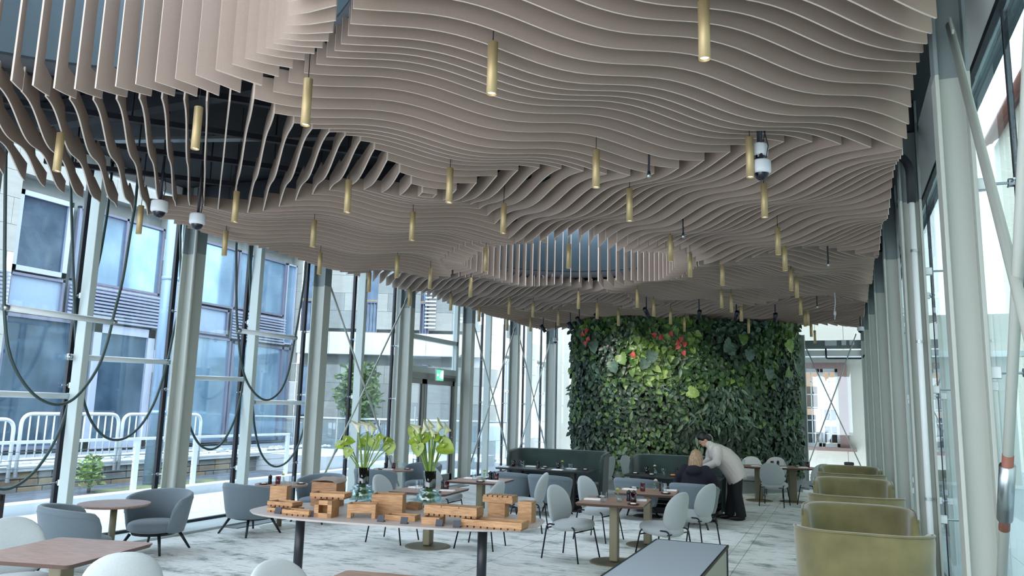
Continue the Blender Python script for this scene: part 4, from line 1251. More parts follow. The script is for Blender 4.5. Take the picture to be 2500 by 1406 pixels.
def round_table(x, y, label, r=.37, h=.60):
    t = thing('round_table', label, 'table', (x, y, 0), 0.2, 'small round tables')
    bm = new_bm(); lathe(bm, [(r-.02, h-.028), (r, h-.014), (r, h)], 40); obj('tabletop', bm, M['walnut'], t)
    bm = new_bm(); tube(bm, [(0, 0, .01), (0, 0, h-.02)], .036, 16); obj('pedestal', bm, M['pedestal'], t, True)
    bm = new_bm(); lathe(bm, [(.26, 0), (.26, .006), (.24, .012)], 32); obj('base', bm, M['pedestal_base'], t)
    return t
T = {}
T[1] = (square_table(-2.50, 9.12, 6, 'square walnut table nearest the grey stand, laid with a yellow flower'), 'on the table nearest the grey stand')
T[2] = (square_table(-2.42, 10.50, 6, 'square walnut table second from us, before the seated woman, laid for two'), 'on the walnut table before the blond woman')
T[4] = (square_table(-4.88, 8.92, 5, 'square walnut table directly behind the right flower vase'), 'on the table behind the right vase')
T[5] = (square_table(-4.92, 10.55, 5, 'square walnut table farther back, above the slatted crate stack'), 'on the table above the slatted crates')
square_table(-5.02, 3.92, 13, 'bare walnut table in the foreground, cut off by the left edge', .40, .44)
square_table(-2.50, 3.97, 8, 'bare walnut table of which only the rear edge shows at the bottom', .40, .44)
T[6] = (round_table(-7.50, 6.42, 'bare round walnut table by the window between two barrel chairs'), None)
T[7] = (round_table(-7.45, 9.18, 'small laid round table behind the tallest wooden box'), 'on the round table behind the tall box')
T[8] = (round_table(-7.62, 12.5, 'small laid round table between the two flower vases'), 'on the round table between the vases')
t = thing('long_table', 'dark long table laid before the larger green sofa', 'table', (-4.93, 13.35, 0), 0.03)
bm = new_bm(); prism(bm, rrect(.86, .40, .05), .672, .70, 0, 0, .02); obj('tabletop', bm, M['dark_top'], t)
for s in (-1, 1):
    bm = new_bm(); box(bm, (s*.5, 0, .34), (.10, .14, .66), bev=.015); obj('pedestal', bm, M['dark_top'], t)
    bm = new_bm(); lathe(bm, [(.27, 0), (.27, .008), (.25, .014)], 28, (s*.5, 0, 0)); obj('base', bm, M['dark_top'], t)
T[9] = (t, 'on the dark table before the larger sofa')
t = thing('long_table', 'dark table at which the blond woman sits, with food and juice', 'table', (-2.62, 13.36, 0), 0.03)
bm = new_bm(); prism(bm, rrect(.80, .40, .05), .672, .70, 0, 0, .02); obj('tabletop', bm, M['dark_top'], t)
for s in (-1, 1):
    bm = new_bm(); box(bm, (s*.45, 0, .34), (.10, .14, .66), bev=.015); obj('pedestal', bm, M['dark_top'], t)
    bm = new_bm(); lathe(bm, [(.25, 0), (.25, .008), (.23, .014)], 28, (s*.45, 0, 0)); obj('base', bm, M['dark_top'], t)
T[10] = (t, 'on the dark table of the seated woman')
t = thing('oval_table', 'far table with rounded ends on two bronze-grey pedestals, laid for lunch', 'table', (-1.27, 17.15, 0), 0.30)
bm = new_bm(); prism(bm, rrect(.86, .45, .40, 8), .672, .70, 1, 0, .03); obj('tabletop', bm, [M['walnut'], M['walnut_edge']], t)
for s in (-1, 1):
    bm = new_bm(); box(bm, (s*.34, 0, .34), (.15, .12, .66), bev=.015); obj('pedestal', bm, M['pedestal'], t)
    bm = new_bm(); lathe(bm, [(.27, 0), (.27, .008), (.25, .014)], 28, (s*.34, 0, 0)); obj('base', bm, M['pedestal'], t)
T[11] = (t, 'on the round-ended far table')

# grey stand in front
t = thing('grey_stand', 'grey-blue box stand with black edging at the bottom of the picture', 'stand', (-0.875, 4.0, 0), 0)
bm = new_bm(); box(bm, (0, 0, .475), (.42, 1.96, .93)); obj('body', bm, M['counter_side'], t)
bm = new_bm(); box(bm, (0, 0, .955), (.43, 1.97, .012)); obj('top', bm, M['counter'], t)
bm = new_bm()
for s in (-1, 1):
    box(bm, (s*.218, 0, .955), (.010, 1.99, .016)); box(bm, (0, s*.99, .955), (.446, .010, .016))
    for q in (-1, 1): box(bm, (s*.214, q*.984, .475), (.010, .010, .95))
obj('edging', bm, M['black'], t)
t = thing('framed_lantern', 'dark framed glass case cut off by the left edge near the bare table', 'display case', (-6.98, 4.28, 0), 0.35)
bm = new_bm()
for sx in (-1, 1):
    for sy in (-1, 1): box(bm, (sx*.30, sy*.26, .45), (.05, .05, .90))
for z in (.025, .875):
    for s in (-1, 1): box(bm, (0, s*.26, z), (.60, .05, .05)); box(bm, (s*.30, 0, z), (.05, .52, .05))
obj('frame', bm, M['frame_wood'], t)
bm = new_bm()
for s in (-1, 1): box(bm, (0, s*.26, .45), (.56, .01, .82)); box(bm, (s*.30, 0, .45), (.01, .48, .82))
obj('pane', bm, M['glass_clear'], t)
bm = new_bm(); box(bm, (0, 0, .42), (.55, .47, .02)); obj('shelf', bm, M['column_grey'], t)

# ------------------------------------------------------------------ tableware
def tumbler(m, r=.036, h=.115, juice=None):
    def make(label, loc, grp, cat='glass', name='tumbler'):
        t = thing(name, label, cat, loc, 0, grp)
        bm = new_bm(); lathe(bm, [(r*.82, 0), (r*.9, .004), (r, h), (r-.0035, h), (r*.86, .012), (.0, .012)], 16, cap=False)
        bm.faces.new([v for v in bm.verts][:16][::-1]); obj('wall', bm, m, t, True)
        if juice:
            bm = new_bm(); lathe(bm, [(r*.80, .012), (r*.88, h*.6)], 14); obj('juice', bm, M['juice'], t, True)
        return t
    return make
def grinder(label, loc, grp):
    t = thing('pepper_mill', label, 'pepper mill', loc, 0, grp)
    bm = new_bm(); lathe(bm, [(.028, 0), (.030, .01), (.024, .045), (.027, .075), (.026, .082)], 14); obj('body', bm, M['grinder'], t, True)
    bm = new_bm(); lathe(bm, [(.025, .083), (.029, .092), (.028, .108), (.014, .118)], 14); lathe(bm, [(.006, .118), (.007, .126), (.003, .130)], 8); obj('head', bm, M['grinder'], t, True)
    return t
def bud_vase(label, loc, grp, m='bloom_yellow', tall=False):
    t = thing('bud_vase', label, 'vase', loc, 0, grp)
    bm = new_bm(); lathe(bm, [(.028, 0), (.032, .01), (.030, .045), (.016, .06), (.018, .072), (.014, .072), (.013, .06), (.026, .044), (.026, .012), (0, .01)], 14, cap=False); obj('glass_body', bm, M['glass_clear'], t, True)
    bm = new_bm(); lathe(bm, [(.024, .012), (.026, .035)], 12); obj('water', bm, M['water'], t, True)
    return t
def bloom(label, loc, grp, m='bloom_yellow', lean=(0.01, 0)):
    t = thing('flower', label, 'flower', loc, 0, grp)
    bm = new_bm(); tube(bm, [(0, 0, .015), (lean[0]*.4, lean[1]*.4, .07), (lean[0], lean[1], .115)], .003, 6); st = obj('stem', bm, M['stem'], t, True)
    bm = new_bm()
    for a in range(3):
        an = a*2.1; d = Vector((math.cos(an), math.sin(an), .3)); p = Vector((lean[0]*.5, lean[1]*.5, .08)); s = Vector((-math.sin(an), math.cos(an), 0))
        bm.faces.new([bm.verts.new(q) for q in (p, p+d*.025+s*.012, p+d*.055, p+d*.025-s*.012)])
    obj('leaflet', bm, M['stem'], st)
    bm = new_bm(); c = Vector((lean[0], lean[1], .13))
    for r_ in range(3):
        for k in range(7):
            a = 2*PI*k/7+r_*.4; el = .1+.5*r_; d = Vector((math.cos(a)*math.cos(el), math.sin(a)*math.cos(el), math.sin(el))); s = Vector((-math.sin(a), math.cos(a), 0))
            R = .034-.004*r_
            bm.faces.new([bm.verts.new(q) for q in (c-d*.004, c+d*R*.6+s*.013, c+d*R+Vector((0, 0, .006)), c+d*R*.6-s*.013)])
    obj('petals', bm, M[m], t, True)
    return t
def napkin(label, loc, rot, grp):
    t = thing('napkin', label, 'napkin', loc, rot, grp)
    bm = new_bm(); box(bm, (0, 0, .006), (.20, .10, .012), bev=.004); box(bm, (.01, .004, .016), (.17, .085, .008), bev=.003); obj('folded_cloth', bm, M['napkin'], t, True)
    bm = new_bm(); box(bm, (-.01, -.02, .0235), (.19, .012, .003)); obj('knife', bm, M['steel'], t)
    return t
def plate(label, loc, grp, food=False):
    t = thing('side_plate', label, 'plate', loc, 0, grp)
    bm = new_bm(); lathe(bm, [(.045, 0), (.066, .008), (.068, .014), (.062, .014), (.044, .007), (0, .007)], 20, cap=False); bm.faces.new([v for v in bm.verts][:20][::-1]); obj('dish', bm, M['plate'], t, True)
    bm = new_bm(); pad(bm, (0, 0, .014), (.034, .026, .010) if not food else (.048, .04, .022)); obj('food' if food else 'butter', bm, M['food'] if food else M['butter'], t, True)
    return t
G = {'clear': 'clear water glasses', 'pink': 'pink water glasses', 'mill': 'black pepper mills', 'vase': 'small bud vases', 'flower': 'single table flowers', 'napkin': 'folded white napkins', 'plate': 'dark side plates'}
clear = tumbler(M['glass_clear']); pink = tumbler(M['glass_pink'], .038, .11); juice = tumbler(M['glass_clear'], .036, .11, True)
def setting(key, items, h=.70):
    t, where = T[key]; rz = t.rotation_euler[2]; o = t.location
    for it in items:
        kind, x, y, how = it[:4]
        p = (o[0]+x*math.cos(rz)-y*math.sin(rz), o[1]+x*math.sin(rz)+y*math.cos(rz), h+.0005)
        if kind == 'clear': clear(f'clear water glass {how} {where}', p, G['clear'])
        elif kind == 'pink': pink(f'pink water glass {how} {where}', p, G['pink'])
        elif kind == 'juice': juice('glass of pale juice on the dark table left of the seated woman', p, None, name='juice_glass')
        elif kind == 'mill': grinder(f'black pepper mill {how} {where}', p, G['mill'])
        elif kind == 'vase':
            m = it[4] if len(it) > 4 else 'bloom_yellow'; cn = {'bloom_yellow': 'yellow-green', 'bloom_white': 'white'}[m]
            bud_vase(f'small glass bud vase {where}', p, G['vase'])
            bloom(f'single {cn} bloom in the bud vase {where}', (p[0], p[1], p[2]), G['flower'], m, (rng.uniform(-.02, .02), rng.uniform(-.02, .02)))
        elif kind == 'napkin': napkin(f'white napkin {how} {where}', p, rz+(it[4] if len(it) > 4 else 0), G['napkin'])
        elif kind == 'plate': plate(f'small dark plate {how} {where}', p, G['plate'])
        elif kind == 'food': plate(f'dark plate of pastry {how} {where}', p, G['plate'], True)
setting(1, [('napkin', -.26, -.02, 'at the left place', .05), ('clear', -.10, -.16, 'left of the flower'), ('vase', .06, -.02, ''), ('mill', .155, .10, 'left of its twin'), ('mill', .215, .10, 'right of its twin'), ('pink', .235, -.08, 'right of the mills'), ('napkin', .27, -.03+.0, 'at the right place', .1) if False else ('napkin', .26, .16, 'at the right place', .1), ('plate', .26, -.27, 'at the right front corner'), ('plate', -.20, .30, 'at the rear left corner')])
setting(2, [('napkin', -.25, .05, 'at the left place'), ('plate', -.22, .27, 'at the rear left corner'), ('pink', -.06, -.05, 'left of the white flower'), ('vase', .08, .08, '', 'bloom_white'), ('mill', .17, .12, 'right of the white flower'), ('clear', .22, -.02, 'at the right'), ('napkin', .27, .20, 'at the right place'), ('plate', .26, -.20, 'at the right front corner')])
setting(4, [('napkin', -.22, .06, 'at the left place', .1), ('clear', -.12, -.10, 'left of the vase stems'), ('plate', -.08, .20, 'behind the glass'), ('mill', .13, .12, 'right of the vase stems'), ('pink', .20, .06, 'beside the mill'), ('napkin', .26, -.06, 'at the right place', .1), ('plate', .20, -.26, 'at the front right corner')])
setting(5, [('napkin', -.20, .10, 'at the left place'), ('clear', -.10, -.02, 'at the left'), ('plate', -.02, .24, 'at the rear'), ('vase', .05, -.03, ''), ('mill', .11, .10, 'left of its twin'), ('mill', .17, .10, 'right of its twin'), ('pink', .23, .02, 'beside the mills'), ('napkin', .22, -.14, 'at the right place'), ('plate', .10, -.30, 'at the front')])
setting(7, [('mill', -.16, -.05, 'at the left'), ('plate', -.19, -.17, 'at the left'), ('pink', -.03, -.06, 'left of the flower'), ('vase', .07, -.08, ''), ('clear', .16, -.02, 'right of the flower'), ('plate', .25, .10, 'at the right')], .60)
setting(8, [('mill', -.14, -.04, 'at the left'), ('plate', -.17, -.17, 'at the left'), ('napkin', -.02, -.22, 'at the front'), ('pink', .0, .0, 'left of the flower'), ('vase', .08, -.02, ''), ('clear', .17, .03, 'right of the flower'), ('plate', .25, .06, 'at the right')], .60)
setting(9, [('pink', -.66, .05, 'at the far left'), ('mill', -.56, .14, 'at the left'), ('clear', -.45, -.04, 'at the left'), ('napkin', -.74, -.22, 'at the left front'), ('napkin', -.36, .18, 'at the left rear'), ('plate', -.10, .22, 'in the middle rear'), ('mill', -.16, .0, 'in the middle'), ('plate', .02, -.24, 'in the middle front'), ('pink', .22, .02, 'at the right'), ('vase', .31, .0, ''), ('napkin', .30, -.28, 'at the right front'), ('napkin', .44, .10, 'at the right rear'), ('clear', .50, -.16, 'at the right'), ('plate', .70, .10, 'at the far right')])
setting(10, [('plate', -.66, -.05, 'at the far left'), ('pink', -.50, .16, 'at the left'), ('vase', -.34, .10, '', 'bloom_white'), ('plate', -.36, -.14, 'at the left front'), ('clear', -.18, .0, 'left of the pastry'), ('mill', .02, .16, 'behind the pastry'), ('food', .0, -.12, 'beside the juice'), ('juice', .12, -.14, 'left of the seated woman')])
setting(11, [('clear', -.62, .12, 'at the left'), ('napkin', -.42, -.12, 'at the left'), ('plate', -.24, .12, 'at the left rear'), ('mill', .06, .02, 'in the middle'), ('pink', -.06, .0, 'in the middle'), ('napkin', .06, -.26, 'in the middle front'), ('clear', .24, .12, 'right of the mill'), ('napkin', .52, -.14, 'at the right'), ('plate', .50, .18, 'at the right rear'), ('pink', .68, .08, 'at the far right')])
t = thing('carafe', 'tall clear carafe on the dark table left of the seated woman', 'carafe', (-2.28, 13.42, .70))
bm = new_bm(); lathe(bm, [(.045, 0), (.05, .02), (.045, .10), (.022, .16), (.026, .20), (.05, .26), (.046, .26), (.02, .18), (.04, .10), (.044, .02)], 16, cap=False); obj('glass_body', bm, M['glass_clear'], t, True)
t = thing('bread_basket', 'basket of golden bread on the dark table in front of the seated woman', 'bread', (-2.36, 13.28, .70))
bm = new_bm(); lathe(bm, [(.07, 0), (.09, .06), (.083, .06), (.066, .008)], 16); obj('basket', bm, M['oak_dark'], t, True)
for k in range(5):
    bm = new_bm(); a = k*1.3; pad(bm, (.035*math.cos(a), .035*math.sin(a), .085+.012*k), (.055, .026, .024)); obj('bread_roll', bm, M['food'], t, True)
t = thing('wall_box', 'small dark buzzer box on the sill behind the last olive booth', 'box', (0.12, 14.965, 0.922))
bm = new_bm(); box(bm, (0, 0, .025), (.16, .09, .05), bev=.012); obj('case', bm, M['plate'], t); bm = new_bm(); box(bm, (0, 0, .052), (.10, .05, .004)); obj('face_plate', bm, M['column_grey'], t)

# ------------------------------------------------------------------ display table with crates and flowers
DT = (-3.84, 6.37); DR = math.radians(8.5)
def dloc(x, y, z=.75): return (DT[0]+x*math.cos(DR)-y*math.sin(DR), DT[1]+x*math.sin(DR)+y*math.cos(DR), z)
t = thing('display_table', 'long oval taupe table on black round legs, loaded with wooden crates', 'table', (DT[0], DT[1], 0), DR)
pts = []
for k in range(56):
    a = 2*PI*k/56; e = 2/3.0
    pts.append((1.40*math.copysign(abs(math.cos(a))**e, math.cos(a)), .60*math.copysign(abs(math.sin(a))**e, math.sin(a))))
bm = new_bm(); prism(bm, pts, .732, .75, 0, 0, .015); obj('tabletop', bm, M['display_top'], t)
for lx, ly in ((-.97, .0), (.85, .0)):
    bm = new_bm(); tube(bm, [(lx, ly, 0), (lx, ly, .735)], .044, 16); obj('leg', bm, M['display_leg'], t, True)

def crate(label, px, py, L, D, H, rot=0.0, z=.75, wood='oak', slots=0, legs=0.0, lid=0, group='oak display crates', bottom=True, open_front=False, yy=None):
    """open wooden box; (px, py) pixel of the middle of its front bottom edge at height z"""
    L *= .83; D *= .82; H *= .86; legs *= .86; z = .75+(z-.75)*.86; px -= 8
    p = atz(px, py, z); q = Vector((math.sin(rot), -math.cos(rot), 0))
    c = p-q*(D/2)
    t = thing('wooden_crate', label, 'crate', (c.x, c.y, z), rot, group)
    th = .014; zb = legs+(.016 if slots else 0)
    m = M[wood]
    if not open_front:
        bm = new_bm(); box(bm, (0, -D/2+th/2, zb+(H-zb)/2), (L, th, H-zb), bev=.002); obj('front_board', bm, m, t)
    else:
        bm = new_bm()
        for s in (-1, 1): box(bm, (s*(L/2-.02), -D/2+th/2, H/2), (.04, th, H))
        box(bm, (0, -D/2+th/2, .02), (L, th, .04)); box(bm, (0, -D/2+th/2, H-.02), (L, th, .04)); obj('front_frame', bm, m, t)
    bm = new_bm(); box(bm, (0, D/2-th/2, zb+(H-zb)/2), (L, th, H-zb), bev=.002); obj('back_board', bm, m, t)
    for s in (-1, 1):
        bm = new_bm(); box(bm, (s*(L/2-th/2), 0, zb+(H-zb)/2), (th, D-2*th, H-zb), bev=.002); obj('side_board', bm, m, t)
    if legs:
        for sx in (-1, 1):
            for sy in (-1, 1):
                bm = new_bm(); box(bm, (sx*(L/2-.018), sy*(D/2-.012), legs/2), (.036, .024, legs), bev=.002); obj('foot', bm, m, t)
    if bottom:
        if slots:
            wS = L/slots
            for k in range(slots):
                bm = new_bm(); box(bm, (-L/2+wS*(k+.5), 0, .008), (wS-.014, D, .016)); obj('bottom_slat', bm, M['oak_dark'], t)
        else:
            bm = new_bm(); box(bm, (0, 0, zb+.006), (L-.02, D-.02, .012)); obj('bottom_board', bm, m, t)
    if lid:
        wS = L/lid
        for k in range(lid):
            bm = new_bm(); box(bm, (-L/2+wS*(k+.5), 0, H+.008), (wS-(.012 if lid > 3 else .004), D, .016), bev=.002); obj('lid_board', bm, m, t)
    return t, c
r8 = DR
S = 1/245.0
crate('tall upright oak box at the left end, open on top', 686, 1222, .21, .15, .165, .30, z=.795)
crate('shallow oak tray lying across the stack at the left end of the table', 690, 1238, .34, .20, .055, .04, z=.80, slots=6)
crate('flat oak crate at the bottom of the left stack', 690, 1252, .345, .22, .048, .04, slots=6)
crate('flat oak crate with bold grain in front of the left stack, dark slots below', 728, 1260, .355, .16, .058, .03, slots=5)
crate('upright oak box on its side with an open front under the broad tray', 795, 1264, .20, .20, .175, .20, open_front=True)
crate('broad oak tray standing on the open-fronted box', 806, 1218, .40, .24, .058, .24, z=.927, slots=6)
riser, riser_c = crate('oak riser box behind the broad tray, under the pale cover', 796, 1236, .34, .20, .27, .10, z=.75, wood='oak_dark')
crate('oak crate raised on four feet, beside the first vase', 889, 1266, .305, .20, .145, .42, legs=.055)
crate('large deep oak box between the two vases, open on top', 951, 1258, .35, .27, .215, .38)
crate('low angled oak tray in front of the large deep box', 983, 1272, .34, .20, .055, .22, wood='oak')
crate('small oak tray half hidden behind the second vase', 1012, 1245, .17, .14, .075, .1, wood='oak_dark')
crate('small oak block crate under the left end of the long box', 1058, 1281, .20, .18, .072, .12, wood='oak')
crate('long oak box with a three-board lid behind the front trays', 1106, 1262, .60, .20, .085, .06, z=.826, slots=10, lid=3)
crate('oak block under the right end of the long box', 1160, 1276, .10, .16, .072, .06, wood='oak_dark')
crate('upright oak block carrying the slatted crate', 1219, 1262, .205, .16, .145, .08)
crate('small oak crate with six slats on top, highest at the right', 1222, 1228, .36, .20, .062, .07, z=.897, lid=6, slots=0)
crate('long shallow oak tray at the right front, open on top with slots below', 1206, 1292, .655, .24, .078, .07, slots=9)
crate('tall narrow closed oak box at the right end of the table', 1288, 1277, .155, .18, .195, .09, lid=1)
# pale cover draped on the riser
t = thing('pale_cover', 'pale folded cover lying on the oak riser behind the broad tray', 'cover', (riser_c.x, riser_c.y, .75+.27*.86), .10)
bm = new_bm(); rows = []
for j in range(9):
    y = -.11+.22*j/8; rows.append([(-.15+.30*i/14, y, .003*math.sin(i*.9+j)+.020+(-.03*max(0, abs(i-7)/7-.75)*4)+(.02*j/8)) for i in range(15)])
rows_t = rows; vs = gridsurf(bm, rows_t)
geo = bmesh.ops.solidify(bm, geom=bm.faces[:], thickness=.012)
obj('cloth', bm, M['pale_cloth'], t, True)
# slate price cards
for i, (px, py, how) in enumerate(((677, 1254, 'leaning on the flat crate at the left end'), (760, 1262, 'right of the boldly grained crate'), (928, 1274, 'left of the low angled tray'), (985, 1279, 'in front of the low angled tray'), (1071, 1285, 'before the small block crate'), (1114, 1288, 'left of the long shallow tray'))):
    p = atz(px, py, .75)
    t = thing('slate_card', f'small square slate card {how}', 'sign', (p.x, p.y, .7505), r8, 'slate cards')
    bm = new_bm(); box(bm, (0, .012, .028), (.062, .008, .056), rot=Matrix.Rotation(math.radians(-14), 3, 'X')); obj('card', bm, M['slate'], t)
    bm = new_bm(); box(bm, (0, .022, .004), (.06, .05, .008)); obj('card_foot', bm, M['slate'], t)

def big_vase(label, loc):
    t = thing('flower_vase', label, 'vase', loc, 0, 'large glass flower vases')
    bm = new_bm()
    lathe(bm, [(.10, 0), (.128, .012), (.132, .055), (.128, .105), (.100, .118), (.096, .124), (.106, .132), (.106, .148), (.094, .156), (.066, .162), (.064, .345), (.058, .345), (.058, .16), (.086, .150), (.090, .134), (.088, .120), (.12, .10), (.122, .02), (.0, .012)], 32, cap=False)
    obj('glass_body', bm, M['glass_vase'], t, True)
    bm = new_bm(); lathe(bm, [(.0665, .175), (.0665, .345), (.0655, .345)], 32, cap=False); obj('smoked_collar', bm, M['glass_smoke'], t, True)
    bm = new_bm(); lathe(bm, [(.115, .016), (.118, .09)], 28); obj('water', bm, M['water'], t, True)
    return t
V1 = Vector(atz(883, 1222, .75)); V2 = Vector(atz(1046, 1233, .75))
big_vase('large glass vase with a dark neck, left of the two on the table', V1)
big_vase('large glass vase with a dark neck, right of the two on the table', V2)
def vpt(V, px, py, dy=0.0):
    """point at the vase's distance seen at this pixel"""
    n = Vector((-math.sin(math.radians(23.1)), math.cos(math.radians(23.1)), 0)); d = ray(px, py)
    k = ((V+n*dy)-EYE).dot(n)/d.dot(n); return EYE+d*k
def stem_pts(V, tip, neck):
    base = V+Vector((max(-.05, min(.05, -(neck.x-V.x)*.5)), max(-.05, min(.05, -(neck.y-V.y)*.5)), .02))
    nk = V+Vector(((neck.x-V.x)*.45, (neck.y-V.y)*.45, .29))
    nk = V+((neck-V).normalized()*0.0)+Vector((max(-.045, min(.045, (tip.x-V.x)*.22)), max(-.045, min(.045, (tip.y-V.y)*.22)), .335))
    return [base, nk, nk.lerp(tip, .5)+Vector((0, 0, .02)), tip]
def calla(V, tx, ty, bx, by, label, dy):
    base = vpt(V, bx, by, dy); tip = vpt(V, tx, ty, dy); o = V
    t = thing('calla_lily', label, 'flower', o, 0, 'white calla lilies')
    bm = new_bm(); sp_ = stem_pts(V, base, base); tube(bm, [Vector(p)-o for p in sp_], .011, 8); obj('stem', bm, M['stem'], t, True)
    bm = new_bm(); ax = (tip-base); L = ax.length; ax.normalize(); s = ax.orthogonal().normalized(); u = ax.cross(s); rows = []
    for i in range(9):
        q = i/8; r = .010+.032*q**1.6; row = []
        for k in range(15):
            a = 2*PI*k/14*0.93+.3; ext = 1+.55*max(0, math.cos(a-2.6))*q*q-(.28*q*q*max(0, -math.cos(a-2.6)))
            row.append(base-o+ax*(L*.64*q*ext)+(s*math.cos(a)+u*math.sin(a))*r*(1+.35*q*q*q))
        rows.append(row)
    gridsurf(bm, rows); obj('bloom', bm, M['calla'], t, True)
    bm = new_bm(); tube(bm, [base-o+ax*.01, base-o+ax*(L*.5)], .006, 6); obj('spadix', bm, M['bloom_yellow'], t, True)
def anthurium(V, cx, cy, w_, ang, label, dy, tilt):
    c = vpt(V, cx, cy, dy); o = V
    t = thing('anthurium', label, 'flower', o, 0, 'green anthuriums')
    bm = new_bm(); tube(bm, [Vector(p)-o for p in stem_pts(V, c, c)], .006, 7); obj('stem', bm, M['stem'], t, True)
    n = Vector((.36, -.93, .0)); n = (n*math.cos(tilt)+Vector((0, 0, 1))*math.sin(tilt)).normalized()
    side = Vector((0, 0, 1)).cross(n).normalized(); up = n.cross(side)
    d = side*math.cos(ang)+up*math.sin(ang); s = d.cross(n)
    bm = new_bm(); shp = [(0, 0), (.22, -.16), (.46, -.12), (.58, .10), (.56, .36), (.40, .66), (.16, .90), (0, 1.04), (-.16, .90), (-.40, .66), (-.56, .36), (-.58, .10), (-.46, -.12), (-.22, -.16)]
    V0 = c-o-d*(w_*.30); vs = [bm.verts.new(V0+d*(y*w_)+s*(x*w_)+n*(w_*(.35*x*x-.12*y*y))) for x, y in shp]
    mid = bm.verts.new(V0+d*(w_*.42)-n*(w_*.05))
    for k in range(len(vs)): bm.faces.new((mid, vs[k], vs[(k+1) % len(vs)]))
    obj('spathe', bm, M['spathe'], t, True)
    bm = new_bm(); tube(bm, [V0+d*(w_*.12), V0+d*(w_*.30)+n*(w_*.42)], [.008, .004], 7); obj('spadix', bm, M['bloom_white'], t, True)
for i, (tx, ty, bx, by) in enumerate(((869, 1022, 876, 1056), (890, 1024, 898, 1053), (913, 1028, 908, 1062))):
    calla(V1, tx, ty, bx, by, f'white calla lily in the left vase, {["leftmost", "middle", "rightmost"][i]} of three', -.03+.03*i)
for i, (tx, ty, bx, by) in enumerate(((1012, 1030, 1022, 1058), (1046, 1028, 1030, 1060), (1056, 1025, 1048, 1054), (1080, 1022, 1066, 1060), (1097, 1034, 1086, 1062), (1060, 1044, 1056, 1066))):
    calla(V2, tx, ty, bx, by, f'white calla lily in the right vase, {["far left one", "broad one left of centre", "tall one at the centre", "tallest one right of centre", "far right one", "small one in the middle front"][i]}', (-.03, .02, .04, 0, .03, -.05)[i])
for i, (cx, cy, w_, ang, tl) in enumerate(((830, 1086, .085, 3.5, .3), (848, 1077, .12, 0.1, .75), (850, 1102, .10, -1.9, .25), (880, 1090, .07, .4, .8), (892, 1075, .11, 3.2, .6), (914, 1078, .13, -1.2, .15), (928, 1067, .07, 1.8, .4), (946, 1076, .10, .2, .9), (951, 1092, .12, -1.6, .2))):
    anthurium(V1, cx, cy, w_, ang, f'green anthurium in the left vase, {["far left", "upper left, seen flat", "lower left", "small one beside the stems", "left of the broad one", "broad one at the centre", "small one right of centre", "upper right, seen flat", "drooping one far right"][i]}', rng.uniform(-.08, .08), tl)
for i, (cx, cy, w_, ang, tl) in enumerate(((1010, 1053, .115, -1.9, .1), (1014, 1078, .12, 3.0, .7), (1020, 1094, .12, -1.5, .2), (1036, 1068, .12, .5, .4), (1062, 1066, .10, 1.2, .4), (1080, 1078, .12, .6, .5), (1086, 1090, .16, -.5, .35), (1030, 1055, .08, 1.4, .2))):
    anthurium(V2, cx, cy, w_, ang, f'green anthurium in the right vase, {["upper left", "pointing left, seen flat", "lower left, hanging", "left of centre", "centre top", "right of centre", "largest, pointing right", "behind the broad calla"][i]}', rng.uniform(-.08, .08), tl)

# ------------------------------------------------------------------ pendants, cameras, spotlights, loop lamps
PEND = [(1200, 230), (1720, 145), (745, 306), (476, 364), (138, 418), (1832, 433), (1867, 531), (1455, 458), (1096, 495), (847, 519), (1228, 570), (1537, 540), (1005, 587), (763, 603), (572, 542), (338, 571), (547, 624), (1900, 622), (1637, 638), (1185, 662), (1388, 655), (1917, 661), (968, 678), (779, 670), (1685, 676), (900, 713), (1049, 705), (1764, 697), (1932, 710), (1148, 725), (1946, 727), (999, 747), (1412, 754), (1762, 752), (1556, 751), (1955, 769), (1786, 762), (1243, 767), (1301, 774), (1100, 758), (1458, 778), (1966, 797), (1973, 795), (1981, 822), (1990, 838), (1810, 784), (1828, 813), (1596, 772), (1510, 795), (1554, 812), (1671, 809), (1637, 791), (1363, 795), (1414, 818), (1238, 807), (1295, 809), (1169, 785)]
t0 = thing('pendant_lamp', '', 'pendant lamp', (0, 0, 0), 0, 'brass tube pendants')
bm = new_bm(); lathe(bm, [(.024, .012), (.030, .004), (.030, 0), (.031, .0), (.031, .32), (.029, .322)], 18, (0, 0, 0), cap=False)
bm.faces.new([v for v in bm.verts][-18:]); obj('tube', bm, M['brass'], t0, True)
bm = new_bm(); lathe(bm, [(.0, .010), (.023, .0105)], 16, cap=False); obj('led', bm, M['lamp_glow'], t0)
bm = new_bm(); tube(bm, [(0, 0, .322), (0, 0, 1.22)], .0035, 5); obj('cord', bm, M['cord'], t0, True)
def pend_label(i, px, py):
    rows = [(0, 'largest')]
    return None
order = sorted(range(len(PEND)), key=lambda i: (atz(PEND[i][0], PEND[i][1], 3.56)).y)
names = {0: 'second largest brass tube pendant, before the wavy boards at upper centre', 1: 'largest brass tube pendant, cut off by the top edge at upper right', 2: 'brass tube pendant beside the stepped corner of the left skylight opening', 3: 'brass tube pendant before the dark gap between the upright boards', 4: 'brass tube pendant farthest left, among the dark boards', 5: 'brass tube pendant just left of the stacked dome cameras', 6: 'brass tube pendant directly under the stacked dome cameras', 15: 'brass tube pendant left of the two dome cameras over the windows', 20: 'brass tube pendant hanging before the middle of the far round skylight', 19: 'brass tube pendant at the left end of the far round skylight', 18: 'brass tube pendant at the right end of the far round skylight'}
